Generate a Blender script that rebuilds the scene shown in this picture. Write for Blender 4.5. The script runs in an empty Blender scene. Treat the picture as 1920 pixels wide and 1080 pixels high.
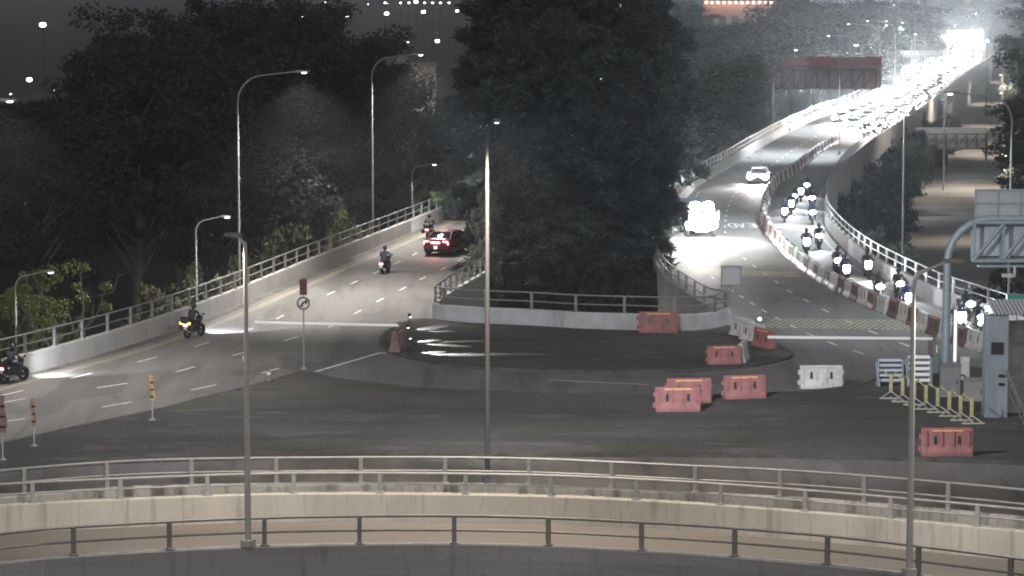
import bpy, math, random
import numpy as np
from mathutils import Vector, Matrix
R = math.radians
random.seed(7); rng = np.random.default_rng(11)
SC = bpy.context.scene
COL = SC.collection

# ------------------------------------------------------------------ camera, world, exposure
CAMH = 18.0; F = 5300.0; PITCH = math.atan(569.0/F)
cd = bpy.data.cameras.new("camera"); cam = bpy.data.objects.new("camera", cd); COL.objects.link(cam)
cam.location = (0, 0, CAMH); cam.rotation_euler = (math.pi/2-PITCH, 0, 0)
cd.sensor_width = 36; cd.lens = F*36/1920; cd.clip_start = 1; cd.clip_end = 9000
SC.camera = cam
W = bpy.data.worlds.new("World"); SC.world = W; W.use_nodes = True
wn = W.node_tree; wn.nodes.clear()
wo = wn.nodes.new('ShaderNodeOutputWorld'); wb = wn.nodes.new('ShaderNodeBackground')
wt = wn.nodes.new('ShaderNodeTexCoord'); ws = wn.nodes.new('ShaderNodeSeparateXYZ'); wr = wn.nodes.new('ShaderNodeValToRGB')
wm = wn.nodes.new('ShaderNodeMapRange')
wn.links.new(wt.outputs['Generated'], ws.inputs[0]); wn.links.new(ws.outputs['Y'], wm.inputs['Value'])
wm.inputs['From Min'].default_value = -1; wm.inputs['From Max'].default_value = 1
wn.links.new(wm.outputs[0], wr.inputs[0])
e = wr.color_ramp.elements                      # night sky, the glow of the town stands behind the camera
e[0].position = 0.1; e[0].color = (.47, .45, .44, 1); e[1].position = .62; e[1].color = (.030, .028, .030, 1)
wn.links.new(wr.outputs[0], wb.inputs[0]); wb.inputs[1].default_value = 1.6
wn.links.new(wb.outputs[0], wo.inputs[0])
SC.view_settings.view_transform = 'Standard'; SC.view_settings.look = 'None'
SC.view_settings.exposure = 0.0; SC.view_settings.gamma = 1
SC.cycles.use_denoising = True
SC.cycles.max_bounces = 4; SC.cycles.diffuse_bounces = 2; SC.cycles.glossy_bounces = 2
SC.cycles.transmission_bounces = 2; SC.cycles.volume_bounces = 0; SC.cycles.transparent_max_bounces = 6
SC.cycles.sample_clamp_indirect = 4; SC.cycles.caustics_reflective = False; SC.cycles.caustics_refractive = False
SC.cycles.use_light_tree = True; SC.cycles.filter_width = 1.9
WARM = (1, .85, .70); NEUT = (1, .93, .86); COOL = (.86, .93, 1.0); HEADC = (.90, .93, 1.0)
K = 2.4    # overall lamp power

# ------------------------------------------------------------------ from a point of the photograph to a place
SP, CP = math.sin(PITCH), math.cos(PITCH)
def ray(x, y):
    u = 540-y
    return Vector((x-960, F*CP+u*SP, -F*SP+u*CP))
def P(x, y, z=0.0):
    d = ray(x, y); return Vector((0, 0, CAMH))+d*((z-CAMH)/d.z)
def Q(x, y, Y):
    d = ray(x, y); return Vector((0, 0, CAMH))+d*(Y/d.y)
def XY(pts, z=0.0): return [P(a, b, z).xy.to_3d() for a, b in pts]

# ------------------------------------------------------------------ tagging
def tag(o, label=None, cat=None, group=None, kind=None):
    if label: o['label'] = label
    if cat: o['category'] = cat
    if group: o['group'] = group
    if kind: o['kind'] = kind
    return o
def empty(name, loc=(0, 0, 0), rz=0, label=None, cat=None, group=None):
    o = bpy.data.objects.new(name, None); COL.objects.link(o); o.location = loc; o.rotation_euler = (0, 0, rz)
    o.empty_display_size = .3
    return tag(o, label, cat, group)
def copy_tree(o, parent=None, skip=()):
    c = o.copy(); COL.objects.link(c); c.parent = parent
    for ch in list(o.children):
        copy_tree(ch, c)
    return c

# ------------------------------------------------------------------ materials
MATS = {}
def mat(name, col, rough=.8, metal=0, var=0.0, vscale=3.0, emit=0, ecol=None, bump=0.0, bscale=30., stretch=(1, 1, 1), col2=None, spec=.4):
    if name in MATS: return MATS[name]
    m = bpy.data.materials.new(name); m.use_nodes = True; nt = m.node_tree; b = nt.nodes['Principled BSDF']
    b.inputs['Base Color'].default_value = (*col, 1); b.inputs['Roughness'].default_value = rough
    b.inputs['Metallic'].default_value = metal; b.inputs['Specular IOR Level'].default_value = spec
    if emit:
        b.inputs['Emission Color'].default_value = (*(ecol or col), 1); b.inputs['Emission Strength'].default_value = emit
        m.cycles.emission_sampling = 'NONE'
    if var or bump or col2:
        tc = nt.nodes.new('ShaderNodeTexCoord'); mp = nt.nodes.new('ShaderNodeMapping'); mp.inputs['Scale'].default_value = stretch
        nt.links.new(tc.outputs['Object'], mp.inputs[0])
        n = nt.nodes.new('ShaderNodeTexNoise'); n.inputs['Scale'].default_value = vscale; n.inputs['Detail'].default_value = 6; n.inputs['Roughness'].default_value = .65
        nt.links.new(mp.outputs[0], n.inputs['Vector'])
        rp = nt.nodes.new('ShaderNodeValToRGB')
        c2 = col2 or tuple(c*(1+var) for c in col); c1 = tuple(c*(1-var) for c in col)
        rp.color_ramp.elements[0].position = .32; rp.color_ramp.elements[0].color = (*c1, 1)
        rp.color_ramp.elements[1].position = .70; rp.color_ramp.elements[1].color = (*c2, 1)
        nt.links.new(n.outputs['Fac'], rp.inputs[0]); nt.links.new(rp.outputs[0], b.inputs['Base Color'])
        if bump:
            n2 = nt.nodes.new('ShaderNodeTexNoise'); n2.inputs['Scale'].default_value = bscale; n2.inputs['Detail'].default_value = 5
            nt.links.new(tc.outputs['Object'], n2.inputs['Vector'])
            bp = nt.nodes.new('ShaderNodeBump'); bp.inputs['Strength'].default_value = bump; bp.inputs['Distance'].default_value = .05
            nt.links.new(n2.outputs['Fac'], bp.inputs['Height']); nt.links.new(bp.outputs[0], b.inputs['Normal'])
    MATS[name] = m; return m

def layered(name, base, spots, rough=.9, bump=.4):
    """base colour with several noise layers: (scale, stretch, lo, hi, colour, amount)"""
    m = bpy.data.materials.new(name); m.use_nodes = True; nt = m.node_tree; b = nt.nodes['Principled BSDF']
    b.inputs['Roughness'].default_value = rough; b.inputs['Specular IOR Level'].default_value = .25
    tc = nt.nodes.new('ShaderNodeTexCoord'); prev = None
    for (sc, st, lo, hi, col, amt) in spots:
        mp = nt.nodes.new('ShaderNodeMapping'); mp.inputs['Scale'].default_value = st; nt.links.new(tc.outputs['Object'], mp.inputs[0])
        n = nt.nodes.new('ShaderNodeTexNoise'); n.inputs['Scale'].default_value = sc; n.inputs['Detail'].default_value = 5; n.inputs['Roughness'].default_value = .6
        nt.links.new(mp.outputs[0], n.inputs['Vector'])
        mr = nt.nodes.new('ShaderNodeMapRange'); mr.inputs['From Min'].default_value = lo; mr.inputs['From Max'].default_value = hi
        mr.inputs['To Max'].default_value = amt; nt.links.new(n.outputs['Fac'], mr.inputs['Value'])
        mx = nt.nodes.new('ShaderNodeMix'); mx.data_type = 'RGBA'
        nt.links.new(mr.outputs[0], mx.inputs[0])
        if prev is None: mx.inputs[6].default_value = (*base, 1)
        else: nt.links.new(prev, mx.inputs[6])
        mx.inputs[7].default_value = (*col, 1); prev = mx.outputs[2]
    nt.links.new(prev, b.inputs['Base Color'])
    n2 = nt.nodes.new('ShaderNodeTexNoise'); n2.inputs['Scale'].default_value = 8; n2.inputs['Detail'].default_value = 8
    nt.links.new(tc.outputs['Object'], n2.inputs['Vector'])
    bp = nt.nodes.new('ShaderNodeBump'); bp.inputs['Strength'].default_value = bump; bp.inputs['Distance'].default_value = .06
    nt.links.new(n2.outputs['Fac'], bp.inputs['Height']); nt.links.new(bp.outputs[0], b.inputs['Normal'])
    MATS[name] = m; return m

M_ASPH = layered('asphalt', (.150, .147, .142), [(.09, (1, 1, 1), .40, .62, (.185, .180, .172), .7), (.5, (1, .12, 1), .45, .75, (.070, .069, .068), .7), (2.5, (1, .5, 1), .52, .68, (.19, .185, .175), .45), (1.1, (1, .06, 1), .55, .66, (.07, .07, .07), .55), (.22, (1, .3, 1), .56, .58, (.080, .079, .078), .45), (.9, (1, .25, 1), .62, .64, (.20, .19, .18), .25), (14, (1, 1, 1), .5, .8, (.06, .06, .06), .5)], .75, .15)
M_RAMP = layered('ramp_asphalt', (.20, .185, .165), [(.3, (.3, 2, 1), .45, .7, (.14, .13, .12), .6), (10, (1, 1, 1), .5, .8, (.09, .09, .09), .4)], .8, .2)
M_SOIL = layered('soil', (.064, .064, .066), [(.10, (.35, 1, 1), .42, .66, (.125, .112, .100), .75), (.35, (.25, 1.2, 1), .48, .62, (.052, .054, .055), .85), (.8, (.5, 1.4, 1), .55, .64, (.15, .14, .125), .5), (3.5, (1, 1, 1), .57, .66, (.045, .048, .040), .7), (6, (1, 1, 1), .60, .68, (.22, .205, .18), .6), (.3, (.6, 1, 1), .5, .62, (.058, .070, .045), .7)], .95, 1.0)
M_GRASS = layered('dark_grass', (.030, .036, .022), [(.15, (1, 1, 1), .4, .65, (.055, .05, .035), .6), (2, (1, 1, 1), .5, .7, (.02, .028, .015), .7)], .95, .8)
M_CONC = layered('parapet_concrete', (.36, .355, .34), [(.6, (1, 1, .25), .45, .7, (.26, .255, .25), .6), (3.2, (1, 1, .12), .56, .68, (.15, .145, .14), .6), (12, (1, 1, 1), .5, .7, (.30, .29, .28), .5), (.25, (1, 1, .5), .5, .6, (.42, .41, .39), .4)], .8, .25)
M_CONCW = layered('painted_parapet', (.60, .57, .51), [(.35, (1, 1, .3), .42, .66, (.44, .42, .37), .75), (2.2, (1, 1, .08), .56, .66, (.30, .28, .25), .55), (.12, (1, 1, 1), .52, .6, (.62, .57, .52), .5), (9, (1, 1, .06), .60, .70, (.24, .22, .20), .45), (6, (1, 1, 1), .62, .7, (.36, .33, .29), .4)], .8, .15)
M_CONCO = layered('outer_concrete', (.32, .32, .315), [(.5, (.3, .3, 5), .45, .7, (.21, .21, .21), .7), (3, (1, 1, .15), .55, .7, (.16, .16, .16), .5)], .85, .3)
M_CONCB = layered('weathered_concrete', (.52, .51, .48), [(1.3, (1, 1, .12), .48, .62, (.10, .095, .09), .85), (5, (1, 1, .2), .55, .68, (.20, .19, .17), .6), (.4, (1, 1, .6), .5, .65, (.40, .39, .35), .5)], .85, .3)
M_GUT = layered('gutter_dirt', (.115, .11, .10), [(.8, (1, 1, 1), .42, .60, (.045, .040, .033), .9), (4, (1, 1, 1), .5, .7, (.15, .14, .12), .5)], .9, .4)
M_KERB = mat('kerb_concrete', (.075, .073, .07), .9, var=.5, vscale=1.2, bump=.3)
M_STEEL = mat('galvanised_steel', (.21, .215, .215), .5, .35, var=.18, vscale=2)
M_POLEN = mat('near_pole_steel', (.50, .49, .47), .5, .2, var=.12, vscale=1.5)
M_STEELP = mat('pale_rail_steel', (.42, .425, .42), .5, .2, var=.2, vscale=2)
M_STEELD = mat('painted_rail_steel', (.25, .24, .23), .5, .2, var=.2, vscale=2)
M_POLE = mat('pole_steel', (.25, .25, .245), .5, .3, var=.12, vscale=1.5)
M_WHITE = mat('road_paint', (.62, .61, .58), .7, var=.35, vscale=2.5)
M_YEL = mat('yellow_paint', (.36, .32, .21), .7, var=.35, vscale=2.0)
M_YELD = mat('faded_yellow_paint', (.33, .315, .20), .7, var=.4, vscale=2.0)
M_BLACK = mat('black_plastic', (.02, .02, .022), .45)
M_RUB = mat('rubber', (.018, .018, .018), .85)
M_DARKM = mat('dark_metal', (.05, .05, .052), .4, .6)
M_RED = layered('red_plastic', (.33, .15, .155), [(1.1, (1, 1, 1), .40, .62, (.25, .105, .105), .8), (5, (1, 1, .3), .52, .66, (.15, .10, .09), .6), (9, (1, 1, 1), .60, .68, (.42, .28, .27), .6)], .6, .1)
M_REDD = mat('dusty_red_plastic', (.17, .115, .115), .65, var=.25, vscale=2.5)
M_WPL = layered('white_plastic', (.58, .58, .56), [(1.3, (1, 1, 1), .42, .6, (.42, .42, .40), .8), (5, (1, 1, .3), .52, .66, (.24, .23, .21), .6), (10, (1, 1, 1), .62, .7, (.18, .17, .16), .5)], .6, .1)
M_REFL = mat('orange_reflector', (.8, .45, .2), .35)
M_GLASS = mat('car_glass', (.03, .035, .05), .08, spec=.8)
M_LEAF = mat('leaf', (.033, .038, .031), .9, var=.25, vscale=.5, spec=.2)
M_LEAFB = mat('olive_leaf', (.075, .072, .042), .8, var=.4, vscale=.5, spec=.2)
M_LEAFY = mat('lamplit_leaf', (.13, .16, .055), .75, var=.4, vscale=.8, spec=.2)  # lamp light on foliage put into a brighter leaf colour
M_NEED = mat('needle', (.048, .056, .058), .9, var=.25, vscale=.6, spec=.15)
M_NEEDL = mat('lit_needle', (.085, .095, .072), .85, var=.35, vscale=.6, spec=.15)  # paler copy of the needle colour, light on the trees put into it
M_BARK = mat('bark', (.10, .092, .08), .9, var=.4, vscale=3, bump=.5, bscale=12)
M_SIGNB = mat('sign_back', (.42, .44, .46), .5, .2, var=.08, vscale=1)
M_HEADL = mat('headlight_glow', (1, 1, 1), .5, emit=700, ecol=(1, .97, .94))
M_MOTOL = mat('motorcycle_light_glow', (1, 1, 1), .5, emit=30, ecol=(.97, .97, 1))
M_TAIL = mat('tail_light_glow', (1, .2, .2), .5, emit=4.5, ecol=(1, .30, .34))
M_TAILO = mat('orange_tail_glow', (1, .5, .1), .5, emit=5, ecol=(1, .42, .12))
M_LAMPW = mat('warm_lamp_glow', (1, .9, .7), .5, emit=14, ecol=(1, .86, .70))
M_LAMPC = mat('cool_lamp_glow', (1, 1, 1), .5, emit=10, ecol=(.92, .96, 1))

# ------------------------------------------------------------------ mesh builder
class MB:
    def __init__(s): s.v = []; s.f = []; s.sm = []
    def add(s, vs, fs, smooth=False):
        o = len(s.v); s.v += [tuple(v) for v in vs]; s.f += [tuple(i+o for i in f) for f in fs]; s.sm += [smooth]*len(fs); return s
    def box(s, c, d, rz=0, taper=1.0, M=None):
        x, y, z = d[0]/2, d[1]/2, d[2]/2; vs = []
        for k, (sx, sy, sz) in enumerate([(-1, -1, -1), (1, -1, -1), (1, 1, -1), (-1, 1, -1), (-1, -1, 1), (1, -1, 1), (1, 1, 1), (-1, 1, 1)]):
            t = taper if sz > 0 else 1
            v = Vector((sx*x*t, sy*y*t, sz*z))
            if M is not None: v = M @ v
            if rz: v = Matrix.Rotation(rz, 3, 'Z') @ v
            vs.append(v+Vector(c))
        return s.add(vs, [(0, 3, 2, 1), (4, 5, 6, 7), (0, 1, 5, 4), (1, 2, 6, 5), (2, 3, 7, 6), (3, 0, 4, 7)])
    def rbox(s, c, d, b=.03, M=None):
        x, y, z = d[0]/2, d[1]/2, d[2]/2; b = min(b, x*.9, y*.9, z*.9)
        rings = [(x-b, y-b, -z), (x, y, -z+b), (x, y, z-b), (x-b, y-b, z)]; vs = []
        for (rx, ry, zz) in rings:
            cx = [(rx, ry-b*.7), (rx-b*.7, ry)]
            ring = [(rx, -ry+b), (rx, ry-b), (rx-b, ry), (-rx+b, ry), (-rx, ry-b), (-rx, -ry+b), (-rx+b, -ry), (rx-b, -ry)]
            for (a, q) in ring:
                v = Vector((a, q, zz)); v = M @ v if M is not None else v; vs.append(v+Vector(c))
        fs = []
        for k in range(3):
            for i in range(8):
                j = (i+1) % 8; fs.append((k*8+i, k*8+j, (k+1)*8+j, (k+1)*8+i))
        fs.append(tuple(reversed(range(8)))); fs.append(tuple(range(24, 32)))
        return s.add(vs, fs)
    def tube(s, pts, r, n=8, cap=True, smooth=True):
        pts = [Vector(p) for p in pts]; m = len(pts); rr = r if isinstance(r, (list, tuple)) else [r]*m; vs = []; fs = []
        prev = None
        for i, p in enumerate(pts):
            t = (pts[min(i+1, m-1)]-pts[max(i-1, 0)]).normalized()
            if prev is None:
                a = Vector((0, 0, 1)) if abs(t.z) < .9 else Vector((1, 0, 0)); u = t.cross(a).normalized()
            else: u = (prev-t*prev.dot(t)).normalized()
            prev = u; w = t.cross(u)
            for k in range(n):
                an = 2*math.pi*k/n; vs.append(p+(u*math.cos(an)+w*math.sin(an))*rr[i])
        for i in range(m-1):
            for k in range(n):
                j = (k+1) % n; fs.append((i*n+k, i*n+j, (i+1)*n+j, (i+1)*n+k))
        s.add(vs, fs, smooth)
        if cap: s.add(vs[:n], [tuple(reversed(range(n)))]); s.add(vs[-n:], [tuple(range(n))])
        return s
    def disc(s, c, axis, r0, r1, h, n=20):
        """ring (r0 inner) of width h along axis"""
        ax = Vector(axis).normalized(); a = Vector((0, 0, 1)) if abs(ax.z) < .9 else Vector((1, 0, 0)); u = ax.cross(a).normalized(); w = ax.cross(u); c = Vector(c)
        vs = []; prof = [(r0, -h/2), (r1*.96, -h/2), (r1, -h*.25), (r1, h*.25), (r1*.96, h/2), (r0, h/2)]
        for k in range(n):
            an = 2*math.pi*k/n; d = u*math.cos(an)+w*math.sin(an)
            for (r, hh) in prof: vs.append(c+d*r+ax*hh)
        q = len(prof); fs = []
        for k in range(n):
            j = (k+1) % n
            for i in range(q): fs.append((k*q+i, j*q+i, j*q+(i+1) % q, k*q+(i+1) % q))
        return s.add(vs, fs, True)
    def ball(s, c, r, nu=10, nv=7, sc=(1, 1, 1)):
        c = Vector(c); vs = [c+Vector((0, 0, r*sc[2]))]; fs = []
        for i in range(1, nv):
            th = math.pi*i/nv
            for k in range(nu):
                an = 2*math.pi*k/nu; vs.append(c+Vector((math.sin(th)*math.cos(an)*r*sc[0], math.sin(th)*math.sin(an)*r*sc[1], math.cos(th)*r*sc[2])))
        vs.append(c-Vector((0, 0, r*sc[2])))
        for k in range(nu): fs.append((0, 1+k, 1+(k+1) % nu))
        for i in range(nv-2):
            for k in range(nu):
                a = 1+i*nu+k; b = 1+i*nu+(k+1) % nu; fs.append((a, a+nu, b+nu, b))
        L = len(vs)-1
        for k in range(nu): fs.append((L, L-nu+(k+1) % nu, L-nu+k))
        return s.add(vs, fs, True)
    def loft(s, rings, smooth=True, cap=True):
        n = len(rings[0]); vs = [v for r in rings for v in r]; fs = []
        for i in range(len(rings)-1):
            for k in range(n):
                j = (k+1) % n; fs.append((i*n+k, i*n+j, (i+1)*n+j, (i+1)*n+k))
        s.add(vs, fs, smooth)
        if cap: s.add(rings[0], [tuple(range(n))]); s.add(rings[-1], [tuple(range(n))])
        return s
    def sweep(s, prof, path, closed=True, smooth=False):
        """prof: (offset to the left of travel, z)"""
        rings = []; m = len(path)
        for i, p in enumerate(path):
            t = Vector(path[min(i+1, m-1)])-Vector(path[max(i-1, 0)]); t.z = 0; t.normalize(); nrm = Vector((-t.y, t.x, 0))
            rings.append([Vector(p)+nrm*o+Vector((0, 0, z)) for (o, z) in prof])
        n = len(prof); vs = [v for r in rings for v in r]; fs = []
        for i in range(m-1):
            for k in range(n if closed else n-1):
                j = (k+1) % n; fs.append((i*n+k, (i+1)*n+k, (i+1)*n+j, i*n+j))
        if closed: fs += [tuple(range(n)), tuple(range((m-1)*n, m*n))]
        return s.add(vs, fs, smooth)
    def build(s, name, m, parent=None):
        me = bpy.data.meshes.new(name); me.from_pydata(s.v, [], s.f)
        me.polygons.foreach_set('use_smooth', s.sm); me.materials.append(m); me.update()
        o = bpy.data.objects.new(name, me); COL.objects.link(o)
        if parent: o.parent = parent
        return o
def struct(mb, name, m): o = mb.build(name, m); o['kind'] = 'structure'; return o

def spline(pts, step=1.5):
    pts = [Vector(p) for p in pts]; q = [pts[0]*2-pts[1]]+pts+[pts[-1]*2-pts[-2]]; dense = []
    for i in range(1, len(q)-2):
        a, b, c, d = q[i-1:i+3]
        for k in range(16):
            t = k/16; dense.append(.5*((2*b)+(c-a)*t+(2*a-5*b+4*c-d)*t*t+(3*b-3*c+d-a)*t**3))
    dense.append(pts[-1]); return resample(dense, step)
def resample(d, step):
    L = [0]
    for i in range(1, len(d)): L.append(L[-1]+(d[i]-d[i-1]).length)
    n = max(2, int(round(L[-1]/step))+1); out = []; j = 0
    for k in range(n):
        s = L[-1]*k/(n-1)
        while j < len(L)-2 and L[j+1] < s: j += 1
        u = (s-L[j])/max(1e-9, L[j+1]-L[j]); out.append(d[j].lerp(d[j+1], min(1, max(0, u))))
    return out
def smooth(p, it=3):
    p = [Vector(v) for v in p]
    for _ in range(it):
        p = [p[0]]+[(p[i-1]+p[i]*2+p[i+1])/4 for i in range(1, len(p)-1)]+[p[-1]]
    return p

# ------------------------------------------------------------------ lines of the place
LP = spline(smooth(XY([(-150, 752), (-60, 729), (0, 713), (63, 697), (142, 676), (220, 654), (300, 628), (393, 596), (470, 561), (553, 524), (640, 488), (740, 449), (793, 426), (890, 384)]), 2)+[Vector((1.5, 255, 0)), Vector((4, 268, 0))], 2.0)
LRW = spline([P(815, 602), Vector((-3.35, 157.5, 0)), Vector((-1.6, 168, 0)), Vector((2.2, 192, 0)), Vector((6.4, 220, 0)), Vector((9.6, 244, 0)), Vector((12, 262, 0))], 2.0)
ISW = spline(XY([(815, 602), (845, 606), (890, 609), (1003, 614), (1080, 619), (1173, 622), (1267, 624), (1328, 621), (1366, 612)]), 1.0)
RL = spline([P(1366, 612), Vector((10.6, 150, 0)), Vector((9.6, 159, 0)), Vector((9.0, 168, 0)), Vector((9.2, 185, 0)), Vector((10.9, 205, 0)), Vector((13.3, 228, 0)), Vector((16.6, 253, 0)), Vector((21.0, 277, 0)), Vector((31, 332, 0)), Vector((41, 381, 0)), Vector((48, 410, 0)), Vector((61, 472, 0)), Vector((79, 570, 0)), Vector((107, 715, 0)), Vector((147, 975, 0)), Vector((164, 1080, 0))], 2.0)
RR = spline([Vector((32, 121, 0)), Vector((28.3, 134, 0)), Vector((25.9, 147.5, 0)), Vector((24.3, 157, 0)), Vector((23.5, 166, 0)), Vector((22.8, 180, 0)), Vector((23.0, 198, 0)), Vector((24.2, 217, 0)), Vector((28.2, 248, 0)), Vector((34, 283, 0)), Vector((41.3, 320, 0)), Vector((55, 385, 0)), Vector((71, 465, 0)), Vector((92, 570, 0)), Vector((121, 715, 0)), Vector((162, 975, 0)), Vector((180, 1080, 0))], 2.0)
CH = spline([Vector((24.6, 132, 0))]+XY([(1837, 657), (1797, 645), (1730, 618), (1693, 600), (1658, 587), (1627, 573), (1595, 557), (1563, 540), (1527, 518), (1480, 480), (1440, 433), (1432, 403), (1438, 377), (1452, 350)])+[Vector((27.8, 275, 0)), Vector((33, 304, 0)), Vector((38.6, 330, 0)), Vector((50, 382, 0))], 1.0)
CW = spline(XY([(-260, 962), (-100, 942), (0, 931), (203, 914), (364, 908), (527, 906), (680, 905), (840, 905), (1000, 908), (1158, 915), (1318, 923), (1480, 931), (1640, 943), (1798, 957), (1920, 969), (2080, 987), (2250, 1010)], .97), 1.5)
BW = spline(XY([(-260, 972), (-100, 954), (0, 945), (200, 935), (467, 925), (640, 923), (880, 925), (1054, 929), (1280, 940), (1500, 956), (1710, 974), (1900, 992), (2080, 1010), (2250, 1030)], .97), 1.5)
AW = spline(XY([(-260, 1095), (-100, 1068), (0, 1053), (100, 1043), (310, 1030), (467, 1023), (640, 1019), (847, 1018), (1027, 1022), (1203, 1031), (1347, 1040), (1567, 1059), (1740, 1080), (1900, 1101), (2080, 1128), (2250, 1157)], .97), 1.5)

# ------------------------------------------------------------------ the ground and the roads
g = MB(); N = 46
for i in range(N+1):
    for j in range(N+1):
        x = -3500+7000*i/N; y = -500+8500*j/N
        z = -7.0
        g.v.append((x, y, z))
g.f = [(i*(N+1)+j, (i+1)*(N+1)+j, (i+1)*(N+1)+j+1, i*(N+1)+j+1) for i in range(N) for j in range(N)]; g.sm = [False]*len(g.f)
struct(g, 'ground', M_GRASS)
outline = LP+list(reversed(LRW))+ISW[1:-1]+RL+list(reversed(RR))+[Vector((34.5, 110, 0))]+list(reversed(CW))
nO = len(outline)
from mathutils.geometry import tessellate_polygon
tris = tessellate_polygon([[Vector((p.x, p.y, 0)) for p in outline]])
rd = MB(); rd.add([(p.x, p.y, 0) for p in outline], [tuple(t) for t in tris])
road = struct(rd, 'road', M_ASPH)
sk = MB(); closed_out = outline+[outline[0]]
for i in range(nO):
    a, b = closed_out[i], closed_out[i+1]
    sk.add([(a.x, a.y, -.02), (b.x, b.y, -.02), (b.x, b.y, -7.2), (a.x, a.y, -7.2)], [(0, 1, 2, 3)])
struct(sk, 'embankment', M_CONCO)
# ring ramp between the two near parapets
rp_ = MB(); k = min(len(AW), len(BW))
A2 = resample(AW, 1.5); B2 = resample(BW, 1.5); k = 80
A2 = resample(AW, (sum((AW[i+1]-AW[i]).length for i in range(len(AW)-1)))/k); B2 = resample(BW, (sum((BW[i+1]-BW[i]).length for i in range(len(BW)-1)))/k)
n = min(len(A2), len(B2))
rp_.add([(p.x, p.y, .0) for p in A2[:n]]+[(p.x, p.y, .0) for p in B2[:n]], [(i, i+1, n+i+1, n+i) for i in range(n-1)])
struct(rp_, 'ramp_road', M_RAMP)
# lower road, straight, far right
lr = MB(); c0 = Vector((35, 240, 0)); dr = Vector((.171, 1, 0)).normalized(); nr = Vector((dr.y, -dr.x, 0))
p0 = Vector((22.5, 160, 0)); p1 = p0+dr*1150
hw = 6.2
lr.add([p0-nr*hw+Vector((0, 0, -6.0)), p0+nr*hw+Vector((0, 0, -6.0)), p1+nr*hw+Vector((0, 0, -6.0)), p1-nr*hw+Vector((0, 0, -6.0))], [(0, 1, 2, 3)])
M_ASPHL = layered('lower_asphalt', (.16, .155, .145), [(.05, (.2, 1.6, 1), .42, .58, (.085, .083, .08), .8), (8, (1, 1, 1), .5, .8, (.08, .08, .08), .4)], .8, .2)
struct(lr, 'lower_road', M_ASPHL)
lk = MB()
for sgn in (-1, 1):
    lk.sweep([(0, -7), (0, -5.2), (.25, -5.2), (.25, -7)], [p0+nr*hw*sgn, p1+nr*hw*sgn])
lkO = struct(lk, 'lower_road_edge', M_CONC)
# raised verge and island
def area(name, pts, z, m, kerbname):
    poly = spline(XY(pts)+[XY(pts)[0]], 1.0)[:-1]
    t = tessellate_polygon([[Vector((p.x, p.y, 0)) for p in poly]]); a = MB(); a.add([(p.x, p.y, z) for p in poly], [tuple(q) for q in t]); struct(a, name, m)
    kb = MB(); kb.sweep([(-.09, .0), (-.09, .145), (.09, .145), (.09, .0)], poly+[poly[0]]); struct(kb, kerbname, M_KERB); return poly
VERGE = area('verge', [(-200, 912), (-60, 893), (0, 886), (120, 877), (267, 868), (467, 862), (640, 859), (960, 857), (1280, 857), (1600, 862), (1920, 872), (2100, 884), (2250, 897),
    (2250, 790), (2000, 722), (1845, 697), (1760, 684), (1690, 692), (1652, 706), (1630, 722), (1560, 733), (1500, 739), (1400, 743), (1220, 746), (1050, 743), (900, 738), (760, 730), (640, 716), (600, 707), (572, 701), (530, 712), (467, 729), (375, 752), (285, 775), (130, 808), (0, 838), (-60, 852), (-200, 880)], .13, M_SOIL, 'verge_kerb')
ISLE = area('island', [(815, 603.5), (845, 607.5), (890, 611), (1003, 616), (1080, 621), (1173, 624), (1267, 626), (1328, 623), (1366, 614), (1400, 622), (1440, 642), (1480, 662), (1478, 673), (1440, 683), (1400, 689), (1300, 697), (1100, 700), (900, 693), (800, 680), (740, 664), (716, 645), (722, 628), (748, 612), (785, 602)], .13, M_SOIL, 'island_kerb')

# ------------------------------------------------------------------ painted markings
def line_quad(mb, a, b, w, z=.005):
    a = Vector(a); b = Vector(b); d = (b-a); d.z = 0; d.normalize(); nn = Vector((-d.y, d.x, 0))*w/2
    mb.add([a-nn+Vector((0, 0, z)), a+nn+Vector((0, 0, z)), b+nn+Vector((0, 0, z)), b-nn+Vector((0, 0, z))], [(0, 3, 2, 1)])
def dashes(mb, pts, on=1.9, per=6.1, w=.13, off=0, world=False):
    path = resample(pts if world else spline(XY(pts), .5), .1); i = int(off*10)
    while i+int(on*10) < len(path):
        line_quad(mb, path[i], path[i+int(on*10)], w); i += int(per*10)
def solid(mb, path, w=.12):
    for i in range(len(path)-1): line_quad(mb, path[i], path[i+1], w)
mk = MB()
dashes(mk, [(-40, 752), (60, 728), (142, 707), (330, 660), (490, 610), (541, 586), (591, 563), (635, 543), (678, 523), (757, 487), (790, 470), (860, 435), (930, 400)], off=1.6)
dashes(mk, [(-30, 762), (30, 750), (160, 731), (289, 708), (460, 660), (620, 612), (665, 588), (710, 564), (752, 543), (790, 523), (827, 506), (860, 488), (930, 450)], off=.8)
dashes(mk, [(-60, 800), (200, 762), (420, 718), (560, 680)], off=1.0)
RA = [(1388, 352), (1374, 370), (1362, 400), (1360, 440), (1367, 455), (1380, 470), (1400, 488), (1450, 525), (1478, 545), (1518, 567), (1563, 590), (1625, 618), (1685, 642), (1760, 668)]
RB = [(1310, 360), (1292, 400), (1283, 440), (1287, 477), (1300, 490), (1340, 523), (1407, 567), (1440, 587), (1507, 622), (1563, 645), (1617, 663), (1680, 682)]
dashes(mk, RA, on=1.6, per=5.0); dashes(mk, RB, on=1.4, per=3.6)
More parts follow.
